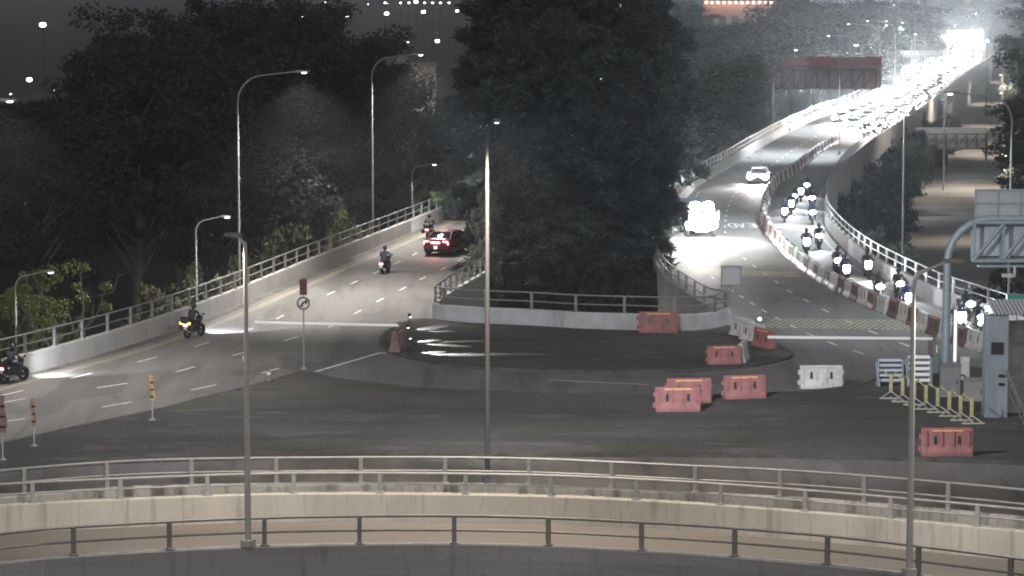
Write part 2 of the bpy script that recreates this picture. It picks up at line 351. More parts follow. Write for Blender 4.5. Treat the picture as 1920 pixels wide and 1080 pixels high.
# further up the road towards the queue
midl = [(RL[i]*(2/3)+RR[min(i, len(RR)-1)]*(1/3)) for i in range(60, min(len(RL), len(RR)), 4)]
midr = [(RL[i]*(1/3)+RR[min(i, len(RR)-1)]*(2/3)) for i in range(60, min(len(RL), len(RR)), 4)]
dashes(mk, midl, world=True, w=.16); 
solid(mk, XY([(592, 697), (718, 660), (722, 664)]), .2); solid(mk, spline(XY([(1030, 712), (1120, 717), (1215, 721)]), 2), .12)
solid(mk, spline(XY([(1366, 598), (1385, 600), (1400, 608)]), 1), .12)
struct(mk, 'lane_markings', M_WHITE)
ym = MB()
def offset(path, d):
    out = []
    for i, p in enumerate(path):
        t = path[min(i+1, len(path)-1)]-path[max(i-1, 0)]; t.z = 0; t.normalize(); out.append(p+Vector((-t.y, t.x, 0))*d)
    return out
solid(ym, offset(LP, -1.35), .10); solid(ym, offset(LP, -1.60), .10)
solid(ym, offset(RR, .9)[:150], .12); solid(ym, spline(XY([(1180, 702), (1300, 702), (1400, 695), (1480, 676)]), 2), .1)
# the two hatched bands across the carriageway
def band(x0, x1, yt0, yt1, yb0, yb1, n, lean, w, mb):
    for i in range(n):
        u = i/(n-1); xb = x0+(x1-x0)*u; yb = yb0+(yb1-yb0)*u
        ut = min(1, max(0, (xb+lean-x0)/(x1-x0))); line_quad(mb, P(xb, yb), P(xb+lean, yt0+(yt1-yt0)*ut), w)
    mb2 = mb
    for (ya, yb) in ((yt0, yt1),):
        line_quad(mb2, P(x0+lean*.6, ya), P(x1+lean, yb), .14, .006)
band(1296, 1500, 503, 511, 515, 520, 26, -14, .14, ym)
band(1590, 1655, 514, 519, 521, 526, 9, -10, .2, ym)
yh = MB(); band(1420, 1700, 598, 601, 614, 619, 24, 34, .13, yh)
gd = MB(); solid(gd, offset(LP, -.50), .55); solid(gd, offset(RL[:150], .55), .4) if False else None; struct(gd, 'gutter', M_GUT)
struct(ym, 'yellow_markings', M_YEL); struct(yh, 'hatched_band', M_YELD)
# the word painted for the traffic that comes towards us (so upside down from here)
def letter(ch):
    S = {'H': [((0, 0), (0, 1)), ((1, 0), (1, 1)), ((0, .5), (1, .5))], 'E': [((0, 0), (0, 1)), ((0, 0), (1, 0)), ((0, .5), (.8, .5)), ((0, 1), (1, 1))],
         'A': [((0, 0), (.5, 1)), ((1, 0), (.5, 1)), ((.22, .4), (.78, .4))], 'D': [((0, 0), (0, 1)), ((0, 1), (.7, .95)), ((.7, .95), (1, .6)), ((1, .6), (1, .4)), ((1, .4), (.7, .05)), ((.7, .05), (0, 0))]}
    return S[ch]
wd = MB(); org = P(1426, 419); wl = .50; hl = 3.6
for i, ch in enumerate('HEAD'):
    for (a, b) in letter(ch):
        pa = Vector((org.x-(i*.68+a[0]*wl), org.y-a[1]*hl, 0)); pb = Vector((org.x-(i*.68+b[0]*wl), org.y-b[1]*hl, 0)); line_quad(wd, pa, pb, .15 if abs(a[0]-b[0]) < .6 else .42, .006)
struct(wd, 'road_word', M_WHITE)

# ------------------------------------------------------------------ parapets: wall > coping; rail; posts
def post_mesh(h, w=.13):
    p = MB()
    p.box((0, 0, .015), (w*1.9, .26, .03)); p.box((0, 0, h/2), (w, .05, h), taper=.85)
    p.box((0, .05, h/2), (w*1.05, .02, h)); p.box((0, -.05, h/2), (w*1.05, .02, h)); return p
def parapet(name, path, label, zt=.97, zb=-.02, th=.28, rh=.88, spacing=2.88, wm=M_CONC, sm=M_STEEL, group=None, rail=True, mid=True, first=.6, rr=.045, cop=False):
    root = empty(name, path[0], 0, label, 'parapet', group)
    off = path[0]
    pp = [p-off for p in path]
    w = MB(); w.sweep([(-th/2, zb), (-th/2, zt-.05), (-th/2+.03, zt), (th/2-.03, zt), (th/2, zt-.05), (th/2, zb)], pp); w.build('wall', wm, root)
    if rail:
        c = [(rr*math.cos(a), rr*math.sin(a)) for a in [2*math.pi*k/8 for k in range(8)]]
        t = MB(); t.sweep([(x, zt+rh+z) for x, z in c], pp, smooth=True); t.build('top_rail', sm, root)
        if mid:
            t = MB(); t.sweep([(x*.8, zt+rh*.47+z*.8) for x, z in c], pp, smooth=True); t.build('lower_rail', sm, root)
        L = resample(pp, .1); i = int(first*10); src = None
        while i < len(L):
            tt = L[min(i+1, len(L)-1)]-L[max(i-1, 0)]; rz = math.atan2(tt.y, tt.x)
            if src is None: src = post_mesh(rh).build('post', sm, root); o = src
            else: o = src.copy(); COL.objects.link(o); o.parent = root
            o.location = L[i]+Vector((0, 0, zt)); o.rotation_euler = (0, 0, rz); i += int(spacing*10)
    return root
# posts are stood where the photograph shows them on the near ramp
def idx_of(path, px):     # distance along the path at which it passes the picture column px
    L = resample(path, .1)
    for i, p in enumerate(L):
        d = p-Vector((0, 0, CAMH)); d.z += .97
        if d.x/(d.y*CP-d.z*SP)*F+960 >= px: return i/10
    return 0
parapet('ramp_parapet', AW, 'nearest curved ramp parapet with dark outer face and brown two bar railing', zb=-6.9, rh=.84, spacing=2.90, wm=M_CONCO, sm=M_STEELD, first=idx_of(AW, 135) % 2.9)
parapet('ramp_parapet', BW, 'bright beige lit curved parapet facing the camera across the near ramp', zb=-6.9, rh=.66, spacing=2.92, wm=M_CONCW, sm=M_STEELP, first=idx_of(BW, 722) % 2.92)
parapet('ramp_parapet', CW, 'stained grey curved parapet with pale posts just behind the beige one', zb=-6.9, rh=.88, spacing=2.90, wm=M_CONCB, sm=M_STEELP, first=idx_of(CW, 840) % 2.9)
parapet('road_parapet', LP, 'long parapet with railing along the far left edge of the left road', zb=-2.5, spacing=2.9, first=.5)
parapet('road_parapet', LRW, 'short parapet climbing from the left corner of the island into the trees', zb=-6.8, spacing=1.9, first=.3)
parapet('island_parapet', ISW, 'low pale curved parapet with railing at the back of the dark island', zb=0, spacing=2.6, first=.8, wm=mat('pale_wall', (.40, .41, .42), .8, var=.2, vscale=1.2))
parapet('road_parapet', RL[:130], 'white lit parapet sweeping along the left edge of the right road', zb=-6.8, spacing=2.9, first=.3)
parapet('road_parapet', RR[:125], 'parapet curving along the right of the motorcycle lane above the lower road', zb=-6.8, spacing=2.9, first=.8)
parapet('far_parapet', RL[129:300], 'distant continuation of the parapet left of the car queue', zb=-3, spacing=8)
parapet('far_parapet', RR[124:300], 'distant continuation of the parapet right of the car queue', zb=-3, spacing=8)

# ------------------------------------------------------------------ lamps
def spot(parent, loc, power, col, cone=150, blend=.6, size=.25, dirv=(0, 0, -1), name='bulb'):
    l = bpy.data.lights.new(name, 'SPOT'); l.energy = power*K; l.color = col; l.spot_size = R(cone); l.spot_blend = blend; l.shadow_soft_size = size
    o = bpy.data.objects.new(name, l); COL.objects.link(o); o.parent = parent; o.location = loc
    o.rotation_euler = Vector(dirv).to_track_quat('-Z', 'Y').to_euler(); return o
def street_lamp(loc, h, arm, ang, label, power=6000, col=NEUT, group=None, r=.068, hz=.6, lens='c', headlen=.75, name='street_lamp', cone=128, on=True, pm=None, sink=0):
    root = empty(name, loc, ang, label, 'street lamp', group)
    p = MB(); p.tube([(0, 0, 0), (0, 0, .02), (0, 0, h*.5), (0, 0, h-arm*.45)], [r*1.25, r*1.25, r, r*.72], 10); p.box((0, 0, .1), (r*4, r*4, .2)); p.build('pole', pm or M_POLE, root)
    a = MB(); b = arm*.45; pts = [Vector((b-b*math.cos(t), 0, h-b+b*math.sin(t)*1.0)) for t in [R(x) for x in (0, 18, 36, 54, 72, 90)]]+[Vector((arm, 0, h+hz*.35))]
    a.tube(pts, [r*.72]*4+[r*.6, r*.55, r*.45], 8); a.build('arm', pm or M_POLE, root)
    hd = MB(); hz_ = h+hz*.35
    hd.loft([[(arm-.1, -.06, hz_-.05), (arm-.1, .06, hz_-.05), (arm-.1, .06, hz_+.05), (arm-.1, -.06, hz_+.05)], [(arm+.2, -.15, hz_-.06), (arm+.2, .15, hz_-.06), (arm+.2, .1, hz_+.08), (arm+.2, -.1, hz_+.08)], [(arm+headlen, -.12, hz_-.04), (arm+headlen, .12, hz_-.04), (arm+headlen, .08, hz_+.05), (arm+headlen, -.08, hz_+.05)]], False)
    hd.build('lamp_head', M_STEEL, root)
    le = MB(); le.ball((arm+headlen*.6, 0, hz_-.07+sink), .12, 10, 6, (1.3, .7, .4))
    le.build('lens', (M_LAMPC if lens == 'c' else M_LAMPW) if on else M_SIGNB, root)
    if on: spot(root, (arm+headlen*.6, 0, hz_-.22), power, col, cone)
    return root
# left road
q = Q(449, 510, 163.5); street_lamp((q.x, q.y, -6.9), 19.7, 3.4, 0, 'tall curved arm lamp post nearest on the left road, behind the parapet', 11000, NEUT)
q = Q(699, 440, 200.5); street_lamp((q.x, q.y, -6.9), 19.8, 3.0, 0, 'second tall curved arm lamp post along the left road', 11000, NEUT)
q = Q(925, 440, 250); street_lamp((q.x, q.y, -6.9), 19.5, 3.0, 0, 'added lamp post behind the central trees, lighting the far left road', 9000, NEUT)  # post added behind the trees only to light the road
q = Q(-130, 700, 128); street_lamp((q.x, q.y, -6.9), 19.5, 3.4, 0, 'tall lamp post by the left road parapet just outside the picture', 3800, NEUT)
# low lamps of the slip road under the left trees
def slip(px, py, Y, label, power=1600, ax=.0):
    tp = Q(px, py, Y); h = tp.z+6.9; street_lamp((tp.x, tp.y, -6.9), h, 1.6, ax, label, power, (.92, 1, .9), 'low lamps under the left trees', r=.07, headlen=.55)
slip(28, 516, 152, 'low curved lamp post beside the lit pale trees at far left', 900)
slip(367, 412, 173, 'low curved lamp post rising behind the left parapet', 1000)
slip(772, 312, 241, 'low curved lamp post beside the bright yellow green bush', 1500)
# near poles on the ramp parapets
p = P(466, 1023, .97); street_lamp((p.x, p.y-.1, .97), 9.3, .22, R(150), 'grey steel pole on the nearest parapet at left with short bracket lamp', 1300, NEUT, 'poles on the near ramp', r=.085, sink=.05, pm=M_POLEN, headlen=.5, lens='w')
p = P(1704, 1077, .97); street_lamp((p.x, p.y-.1, .97), 8.9, 1.1, R(20), 'grey steel pole on the nearest parapet at right with oblong lamp arm', 1300, NEUT, 'poles on the near ramp', r=.085, sink=.05, pm=M_POLEN, headlen=.5, lens='w')
p = P(914, 905, .97); cpole = street_lamp((p.x, p.y, .97), 12.3, 1.6, R(-80), 'tall slim pole between the two middle parapets at the centre', 4200, WARM, 'poles on the near ramp', r=.08, headlen=.5, lens='w', sink=.045, pm=mat('dull_pole', (.13, .14, .15), .7))
for (dx, pw) in ((-1.1, 10500), (.0, 11500), (1.1, 10500)): spot(cpole, (-.3, .0, 12.4), pw, (.95, .96, 1), 75, .9, .3, Matrix.Rotation(R(80), 3, 'Z') @ Vector((dx, 1, -.42)))  # added flood spots without heads, brightening the junction behind the pole
#
for (x, y, z, pw, c, lb) in ((1.5, 89.5, 11.5, 3600, WARM, 'warm lamp above the middle of the near ramp'), (-14, 90, 11.5, 700, WARM, 'warm lamp above the left of the near ramp'), (17.5, 90, 11.5, 900, WARM, 'warm lamp above the right of the near ramp')):
    pass
def over_lamp(x, y, h, pw, c, lb, base=.97, arm=1.8, ang=R(-90)):
    return street_lamp((x, y, base), h, arm, ang, lb, pw, c, None, r=.1, lens='w')
# median and right hand lamps of the right road
for (bx, by, hx, hy, lb, pw) in ((1573, 290, 1498, 97, 'nearest median lamp post of the right road with arm to the left', 12000), (1613, 245, 1558, 70, 'second median lamp post of the right road', 11000), (1648, 207, 1595, 48, 'third median lamp post of the right road', 9000),
                             (1677, 187, 1630, 42, 'fourth median lamp post of the right road', 8000), (1708, 167, 1665, 42, 'fifth median lamp post of the right road', 8000), (1733, 145, 1695, 45, 'sixth and farthest median lamp post', 8000)):
    b = P(bx, by); s = F/b.y; h = (by-hy)/s*1.0; street_lamp((b.x, b.y, 0), max(9, h), max(2.2, (bx-hx)/s), R(180), lb, pw, COOL, 'median lamps of the right road')
b = Q(1692, 470, 205); street_lamp((b.x, b.y, -6.9), 20.4, 3.1, R(178), 'tall lamp post right of the motorcycle lane with arm over the road', 12000, COOL, 'right verge lamps')
b = Q(1768, 400, 330); street_lamp((b.x, b.y, -6.9), 19, 3.1, R(180), 'lamp post among the bushes between the two right roads', 8000, WARM, 'right verge lamps')
b = Q(1878, 300, 420); street_lamp((b.x, b.y, -6.9), 14.5, 3.5, R(180), 'lamp with warm head among the trees right of the lower road', 9000, WARM, 'right verge lamps', lens='w')
b = Q(1712, 300, 520); street_lamp((b.x, b.y, -6.9), 21, 3.5, R(170), 'far right verge lamp above the car queue', 8000, COOL, 'right verge lamps')
b = Q(1800, 560, 150.5); street_lamp((b.x+2.6, b.y, -6.9), 19, 3.0, R(190), 'lamp post just right of the large gantry outside the picture', 2600, COOL, 'right verge lamps')

for (Y, lb) in ((262, 'added low lamp of the lower road nearest the big gantry'), (330, 'added low lamp of the lower road behind the white gantry'), (400, 'third added low lamp of the lower road'), (480, 'fourth added low lamp of the lower road'), (570, 'fifth added low lamp of the lower road'), (700, 'farthest added low lamp of the lower road')):
    xx = 22.5+.171*(Y-160)+8.2; street_lamp((xx, Y, -6.9), 9.5, 2.2, R(180), lb, 4600, WARM, 'added low lamps of the lower road', lens='w')  # lamps added beside the lower road to brighten it
# high masts and far lamps beyond the trees
def high_mast(px, py, z, label, r=1.1, power=0, group='far floodlights', ml=M_LAMPW):
    s = (py+29)/(CAMH-z); Y = F/s; q = Q(px, py, Y)
    root = empty('high_mast_lamp', (q.x, q.y, -7), 0, label, 'floodlight', group)
    m = MB(); m.tube([(0, 0, 0), (0, 0, z+7)], [.16, .08], 8); m.build('pole', M_DARKM, root)
    m = MB(); m.ball((0, 0, z+7), r*.72, 12, 8, (1.1, .8, .75)); m.build('lamp_head', ml, root)
    if power: 
        l = bpy.data.lights.new('bulb', 'POINT'); l.energy = power*.05; l.color = (1, .72, .55); l.shadow_soft_size = 1; o = bpy.data.objects.new('bulb', l); COL.objects.link(o); o.parent = root; o.location = (0, 0, z+8.5)
for (x, y, z, r, lb, pw) in ((80, 46, 9, .95, 'large warm floodlight alone in the top left corner', 90000), (55, 148, 4, .55, 'warm lamp low at far left above the tree tops', 9000), (173, 141, 4, .4, 'small warm lamp right of the one above the left tree tops', 9000), (127, 204, 2, .28, 'small lamp glinting low in the left trees', 0),
        (147, 222, 2, .2, 'tiny lamp below the glinting one in the left trees', 0), (570, 31, 9, .85, 'first and leftmost floodlight of the row at top', 90000), (650, 28, 9, .9, 'second floodlight of the row at top', 90000), (725, 25, 9, .9, 'third floodlight of the row at top', 90000), (794, 22, 9, .9, 'fourth floodlight of the row at top', 90000),
        (857, 20, 9, .7, 'fifth floodlight half hidden by the central trees', 0), (820, 76, 5, .65, 'bright lamp by the gap left of the central trees', 30000), (872, 74, 5, .45, 'half hidden lamp at the edge of the central trees', 0), (620, 134, 6, .28, 'small bare lamp right of the nearest left street lamp', 0), (289, 140, 3, .18, 'faint lamp behind the dark left trees', 0), (100, 168, 3, .16, 'tiny warm lamp between the two warm lamps at far left', 0), (20, 175, 3, .16, 'tiny warm lamp at the left edge below the low warm lamp', 0), (690, 8, 9, .35, 'small lamp high between the third and second floodlights', 0), (610, 4, 9, .3, 'small lamp at the top edge above the second floodlight', 0), (700, 60, 6, .2, 'faint lamp in the gap under the third floodlight', 0), (765, 78, 6, .2, 'faint lamp left of the bright lamp by the gap', 0)):
    high_mast(x, y, z, lb, r, pw)
for i, x in enumerate((722, 751, 767, 780, 796, 811, 826, 842)):
    high_mast(x, 5 if x != 780 else 3, 11, ('first', 'second', 'third', 'big fourth', 'fifth', 'sixth', 'seventh', 'last')[i]+' lamp from the left in the distant row along the top edge', .55 if x != 780 else 1.1, 0, 'tiny lamps along the top edge')
for i, (x, y) in enumerate(((1680, 33), (1690, 6), (1707, 17), (1830, 25), (1851, 76), (1712, 55), (1606, 6), (1672, 68))):
    high_mast(x, y, 7, 'small white far lamp '+('above the median lamps', 'at the top edge above the median lamps', 'right of the one at the top edge', 'above the far end of the lower road', 'at the trees right of the far glow', 'lowest right of the median lamps', 'alone at the top edge, leftmost', 'just over the farthest median post')[i], .35, 0, 'small lamps over the far road', M_LAMPC)

ordn = ['first', 'second', 'third', 'fourth', 'fifth', 'sixth', 'seventh', 'eighth', 'ninth', 'tenth', 'eleventh', 'twelfth', 'thirteenth', 'fourteenth', 'fifteenth', 'sixteenth', 'seventeenth', 'eighteenth', 'nineteenth', 'twentieth']
tens = {20: 'twenty', 30: 'thirty', 40: 'forty', 50: 'fifty', 60: 'sixty', 70: 'seventy', 80: 'eighty', 90: 'ninety'}
def nth(k):
    if k <= 20: return ordn[k-1]
    if k >= 100: return 'hundred and '+nth(k-100) if k > 100 else 'hundredth'
    return (tens[k//10*10][:-1]+'ieth') if k % 10 == 0 else tens[k//10*10]+'-'+ordn[k % 10-1]
# ------------------------------------------------------------------ trees
def leaf_mesh(name, centers, rad, per, size, m, elong=1.0, droop=0.0):
    """many leaf faces scattered in clumps round the centres (n,3)"""
    n = len(centers); tot = n*per
    c = np.repeat(centers, per, 0); rr = np.repeat(rad, per)
    d = rng.normal(size=(tot, 3)); d /= np.linalg.norm(d, axis=1)[:, None]
    pos = c+d*(rng.random(tot)**.45*rr)[:, None]*np.array([1, 1, .75])
    a = rng.normal(size=(tot, 3)); a[:, 2] *= (1-droop); a[:, 2] -= droop*1.6; a /= np.linalg.norm(a, axis=1)[:, None]
    b = np.cross(a, rng.normal(size=(tot, 3))); b /= np.linalg.norm(b, axis=1)[:, None]
    s = size*(.6+.8*rng.random(tot))[:, None]
    l = a*s*elong; w = b*s*.5/max(1, elong**.5)
    v = np.empty((tot, 4, 3)); v[:, 0] = pos-l*.5; v[:, 1] = pos-w*.6+l*.05; v[:, 2] = pos+l*.5; v[:, 3] = pos+w*.6+l*.05
    me = bpy.data.meshes.new(name); me.vertices.add(tot*4); me.vertices.foreach_set('co', v.reshape(-1))
    me.loops.add(tot*4); me.loops.foreach_set('vertex_index', np.arange(tot*4, dtype=np.int32))
    me.polygons.add(tot); me.polygons.foreach_set('loop_start', np.arange(0, tot*4, 4, dtype=np.int32))
    me.polygons.foreach_set('loop_total', np.full(tot, 4, dtype=np.int32)); me.materials.append(m); me.update(); me.validate(); return me
def mesh_obj(name, me, parent=None):
    o = bpy.data.objects.new(name, me); COL.objects.link(o); o.parent = parent; return o
def proto_tree(kind, seed):
    global rng
    rng = np.random.default_rng(seed); rnd = random.Random(seed)
    H = 1.0; t = MB()
    if kind == 'broad':                         # unit: 20 m tall, crown radius about 6.5
        t.tube([(0, 0, 0), (.3, .1, 4), (.2, -.3, 9), (.6, .1, 15)], [.42, .34, .24, .08], 8)
        cs = []; rs = []
        for i in range(16):
            an = rnd.random()*6.28; z0 = 5+rnd.random()*7; r = 3.2+rnd.random()*3.4; z1 = min(18.5, z0+3+rnd.random()*5)
            e_ = Vector((math.cos(an)*r, math.sin(an)*r, z1)); t.tube([(.25, 0, z0-1), (e_.x*.5, e_.y*.5, (z0+z1)/2), e_], [.16, .10, .03], 5)
            for k in range(5):
                f = .45+.6*rnd.random(); cs.append((e_.x*f+rnd.gauss(0, .9), e_.y*f+rnd.gauss(0, .9), z1*(.75+.25*f)+rnd.gauss(0, 1.0))); rs.append(.7+rnd.random()*1.25)
        for i in range(12): cs.append((rnd.gauss(0, 2.2), rnd.gauss(0, 2.2), 15+rnd.random()*4.5)); rs.append(.8+rnd.random()*1.1)
        me = leaf_mesh('crown', np.array(cs), np.array(rs), 190, .36, M_LEAF)
    elif kind == 'casuarina':                   # 24 m tall, irregular drooping plumes
        t.tube([(0, 0, 0), (.1, 0, 8), (0, .1, 16), (.1, 0, 23)], [.34, .26, .15, .04], 8)
        cs = []; rs = []
        for i in range(70):
            z = 3.2+20.3*(i/70)+rnd.random()*.8; prof = (math.sin(min(1, (z-1)/8)*1.57))*(1-((z-8)/17)**2*.85 if z > 8 else 1)
            an = i*2.4+rnd.random(); r = max(.3, 3.6*prof*(.5+.75*rnd.random()))
            e_ = (math.cos(an)*r, math.sin(an)*r, z+.6)
            t.tube([(0, 0, z-1.0), (e_[0]*.5, e_[1]*.5, z), e_], [.07, .045, .015], 4)
            for f in (.35, .65, .85, 1.0):
                cs.append((e_[0]*f+rnd.gauss(0, .25), e_[1]*f+rnd.gauss(0, .25), z-.1+.6*f-.3*f*f+rnd.gauss(0, .25))); rs.append(.42+rnd.random()*.5)
        me = leaf_mesh('crown', np.array(cs), np.array(rs), 130, .44, M_NEED, elong=2.0, droop=.35)
    elif kind == 'bush':                        # 4 m tall, 2.5 m radius
        t.tube([(0, 0, 0), (.1, 0, 1.5), (0, 0, 2.6)], [.12, .08, .03], 6); cs = []; rs = []
        for i in range(34):
            an = rnd.random()*6.28; r = rnd.random()**.6*2.1; z = .5+rnd.random()*3.0*(1-.45*(r/2.1)**2); cs.append((math.cos(an)*r, math.sin(an)*r, z)); rs.append(.4+rnd.random()*.5)
            if i % 3 == 0: t.tube([(0, 0, .6), (math.cos(an)*r*.6, math.sin(an)*r*.6, z*.8)], [.05, .02], 4)
        me = leaf_mesh('crown', np.array(cs), np.array(rs), 120, .22, M_LEAFB)
    elif kind == 'sparse':                      # pale limbed tree with few leaf tufts, 11 m
        t.tube([(0, 0, 0), (.5, 0, 3), (1.1, 0, 6)], [.30, .24, .17], 8)
        cs = []; rs = []
        for (x, z, r0) in ((-1.6, 10.2, 1), (3.6, 10.0, .3), (1.6, 10.6, .8), (-2.8, 8.6, 1), (2.7, 9.3, .2), (.2, 8.9, .7)):
            st = (1.1, 0, 6) if x > 0 else (.5, 0, 3.4)
            t.tube([st, ((st[0]+x)/2+.4, rnd.gauss(0, .4), (st[2]+z)/2-.3), (x, rnd.gauss(0, .6), z)], [.13, .09, .03], 6)
            if x == 3.6: t.tube([(2.8, 0, 9.0), (3.9, 0, 9.3), (4.3, .1, 10.4), (4.9, 0, 10.6)], [.07, .06, .04, .02], 5)
            for k in range(int(6*r0)): cs.append((x+rnd.gauss(0, .8), rnd.gauss(0, .9), z-.3+rnd.gauss(0, .6))); rs.append(.45+rnd.random()*.4)
        for k in range(9): cs.append((-2.2+rnd.gauss(0, .9), rnd.gauss(0, .8), 4.5+rnd.random()*3)); rs.append(.5+rnd.random()*.4)
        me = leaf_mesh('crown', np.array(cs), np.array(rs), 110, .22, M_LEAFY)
    root = empty({'broad': 'broadleaf_tree', 'casuarina': 'casuarina_tree', 'bush': 'shrub', 'sparse': 'pale_tree'}[kind])
    t.build('trunk', M_BARK, root); mesh_obj('crown', me, root); return root
PR = {'broad': [proto_tree('broad', s) for s in (1, 2, 3)], 'casuarina': [proto_tree('casuarina', s) for s in (4, 5, 6)], 'bush': [proto_tree('bush', s) for s in (7, 8)], 'sparse': [proto_tree('sparse', 9)]}
UNIT = {'broad': (20, 6.5), 'casuarina': (24, 3.9), 'bush': (4, 2.5), 'sparse': (11, 4)}
used = set(); tn = [0]
def tree(kind, px, Y, top, rad, label, group, base=-6.9, leaf=None, cat=None, rz=None):
    """px, top: picture position of the crown's middle and top; Y: distance; rad: crown radius in metres"""
    tn[0] += 1; v = PR[kind][tn[0] % len(PR[kind])]
    h = CAMH-(top+29)/F*Y*1.0-base; x = Q(px, 540, Y).x
    if v.name not in used: used.add(v.name); o = v
    else: o = copy_tree(v)
    o.location = (x, Y, base); uh, ur = UNIT[kind]; o.scale = (rad/ur, rad/ur, h/uh); o.rotation_euler = (0, 0, rz if rz is not None else (tn[0]*2.399) % 6.283)
    if leaf:
        for ch in o.children:
            if ch.name.startswith('crown'):
                ch.data = ch.data.copy() if ch.data.materials[0] != leaf else ch.data; ch.data.materials[0] = leaf
    return tag(o, label, cat or {'bush': 'shrub'}.get(kind, 'tree'), group)
GL = 'dark trees beyond the left road'; GC = 'dense trees between the two roads'; GF = 'far trees behind the right road'; GR = 'trees along the right edge'; GS = 'shrubs below the left parapet'
# beyond the left road: nearer row
T = [('broad', 60, 190, 268, 6.5), ('broad', 165, 215, 262, 6.8), ('broad', 255, 205, 205, 6.5), ('broad', 345, 215, 108, 8.0), ('broad', 450, 232, 60, 8.2), ('broad', 545, 240, 70, 8.0), ('broad', 640, 252, 110, 7.6), ('broad', 705, 262, 190, 6.6),
     ('broad', 250, 260, 66, 8.0), ('broad', 345, 275, 20, 9.0), ('broad', 430, 290, -12, 9.5), ('broad', 525, 300, -10, 9.5), ('broad', 610, 305, 18, 9.0), ('broad', 675, 315, 58, 8.0), ('broad', 715, 320, 110, 6.5),
     ('broad', 20, 250, 235, 7.5), ('broad', 110, 275, 215, 8.0), ('broad', 215, 290, 140, 7.5), ('broad', -40, 235, 225, 8.0), ('broad', 590, 225, 215, 6.5), ('broad', 500, 212, 240, 6.5), ('broad', 400, 198, 270, 6.5),
     ('broad', 30, 330, 185, 8.0), ('broad', 150, 350, 178, 8.0), ('broad', 255, 340, 110, 8.0)]
desc = ['wide crown', 'rounded crown', 'ragged crown', 'tall crown', 'broad dark crown']
place = ['at the far left edge, before the lamps', 'left of the pale lit trees, over the slip road', 'over the slip road, right of the pale trees', 'left of the nearest tall lamp post', 'right behind the nearest tall lamp post', 'right of the nearest tall lamp head', 'left of the second tall lamp post', 'behind the second tall lamp post',
         'at the left shoulder of the tall tree mass', 'forming the left hump of the skyline', 'above the nearest lamp post arm on the skyline', 'in the middle of the skyline of the left mass', 'below the leftmost floodlight of the row', 'below the second floodlight of the row', 'ending the left mass at the bright gap',
         'low at far left under the small warm lamp', 'low under the glinting lamps', 'below the shoulder of the skyline at left', 'cut by the left edge of the picture', 'low between the two tall lamp posts', 'low right of the nearest tall lamp post', 'low left of the nearest tall lamp post',
         'in the back row at far left', 'in the back row beside the small warm lamps', 'in the back row by the skyline shoulder']
for (k, x, Y, t, r), pl in zip(T, place): tree(k, x, Y, t, r, 'dark leafy tree '+pl, GL)
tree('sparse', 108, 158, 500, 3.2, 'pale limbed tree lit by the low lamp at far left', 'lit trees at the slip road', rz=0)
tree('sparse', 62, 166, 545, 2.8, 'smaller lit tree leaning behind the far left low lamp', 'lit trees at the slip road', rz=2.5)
for (x, Y, t, r, lb) in ((300, 165, 498, 2.6, 'brown olive shrub left of the low lamp post'), (345, 178, 470, 2.8, 'olive shrub behind the low lamp post'), (420, 172, 478, 2.6, 'olive shrub left of the tall lamp post foot'), (480, 180, 430, 3.0, 'olive shrub right of the tall lamp post foot'),
                         (540, 188, 420, 3.0, 'olive shrub midway along the left parapet'), (600, 196, 425, 2.8, 'olive shrub below the lit bush'), (560, 206, 385, 3.2, 'taller dull shrub behind the left parapet'), (665, 212, 392, 2.8, 'dull shrub left of the second tall lamp post'),
                         (735, 226, 355, 3.2, 'dull shrub right of the second tall lamp post'), (795, 236, 350, 3.0, 'dull shrub below the bright yellow green bush'), (140, 150, 590, 2.6, 'dim shrub below the pale lit tree'), (10, 146, 560, 2.8, 'dim shrub at the left edge behind the low lamp')):
    tree('bush', x, Y, t, r, lb, GS, leaf=M_LEAFB)
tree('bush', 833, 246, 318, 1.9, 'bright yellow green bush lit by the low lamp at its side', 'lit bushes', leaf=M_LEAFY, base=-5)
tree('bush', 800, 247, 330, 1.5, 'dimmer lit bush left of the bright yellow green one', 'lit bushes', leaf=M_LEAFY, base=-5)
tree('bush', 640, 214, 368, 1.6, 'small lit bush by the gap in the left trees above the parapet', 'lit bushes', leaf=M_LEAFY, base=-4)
# between the roads
C_ = [(960, 176, 150, 3.5, 'front left, its lower plumes over the parapet'), (1040, 179, 40, 4.0, 'front middle left'), (1120, 176, 60, 4.0, 'front middle above the island wall'), (1178, 180, 110, 3.4, 'front right above the sign box'), (955, 190, 60, 3.0, 'at the left corner over the near lane'), (1010, 196, -20, 5.0, 'second row left'), (1110, 196, -30, 5.2, 'second row middle'), (1165, 200, -10, 4.6, 'second row right'),
      (1185, 214, 20, 4.0, 'at the right edge beside the glaring lorry'), (960, 216, -40, 5.5, 'third row left'), (1060, 222, -60, 6.0, 'third row middle'), (1130, 226, -60, 5.6, 'third row right'), (1185, 238, -40, 5.1, 'behind the glaring lorry'), (965, 248, 0, 5.0, 'far left behind the red car'), (1000, 256, -40, 6.5, 'back row left'), (1110, 262, -60, 7.0, 'back row middle'), (1170, 268, -50, 6.6, 'back row right'), (1205, 305, -20, 6.6, 'back row far right'),
      (985, 282, 30, 5.6, 'deep row left'), (900, 330, 90, 4.0, 'left edge by the lit gap'), (1135, 176, 300, 3.4, 'low one above the island wall at right'), (1010, 173, 330, 3.4, 'low one above the island wall at left')]
for x, Y, t, r, lb in C_: tree('casuarina', x, Y, t, r, 'dark feathery casuarina between the roads, '+lb, GC)
tree('casuarina', 912, 169, 360, 1.3, 'thin feathery casuarina hanging over the left road edge near the red car', GC, leaf=M_NEEDL)
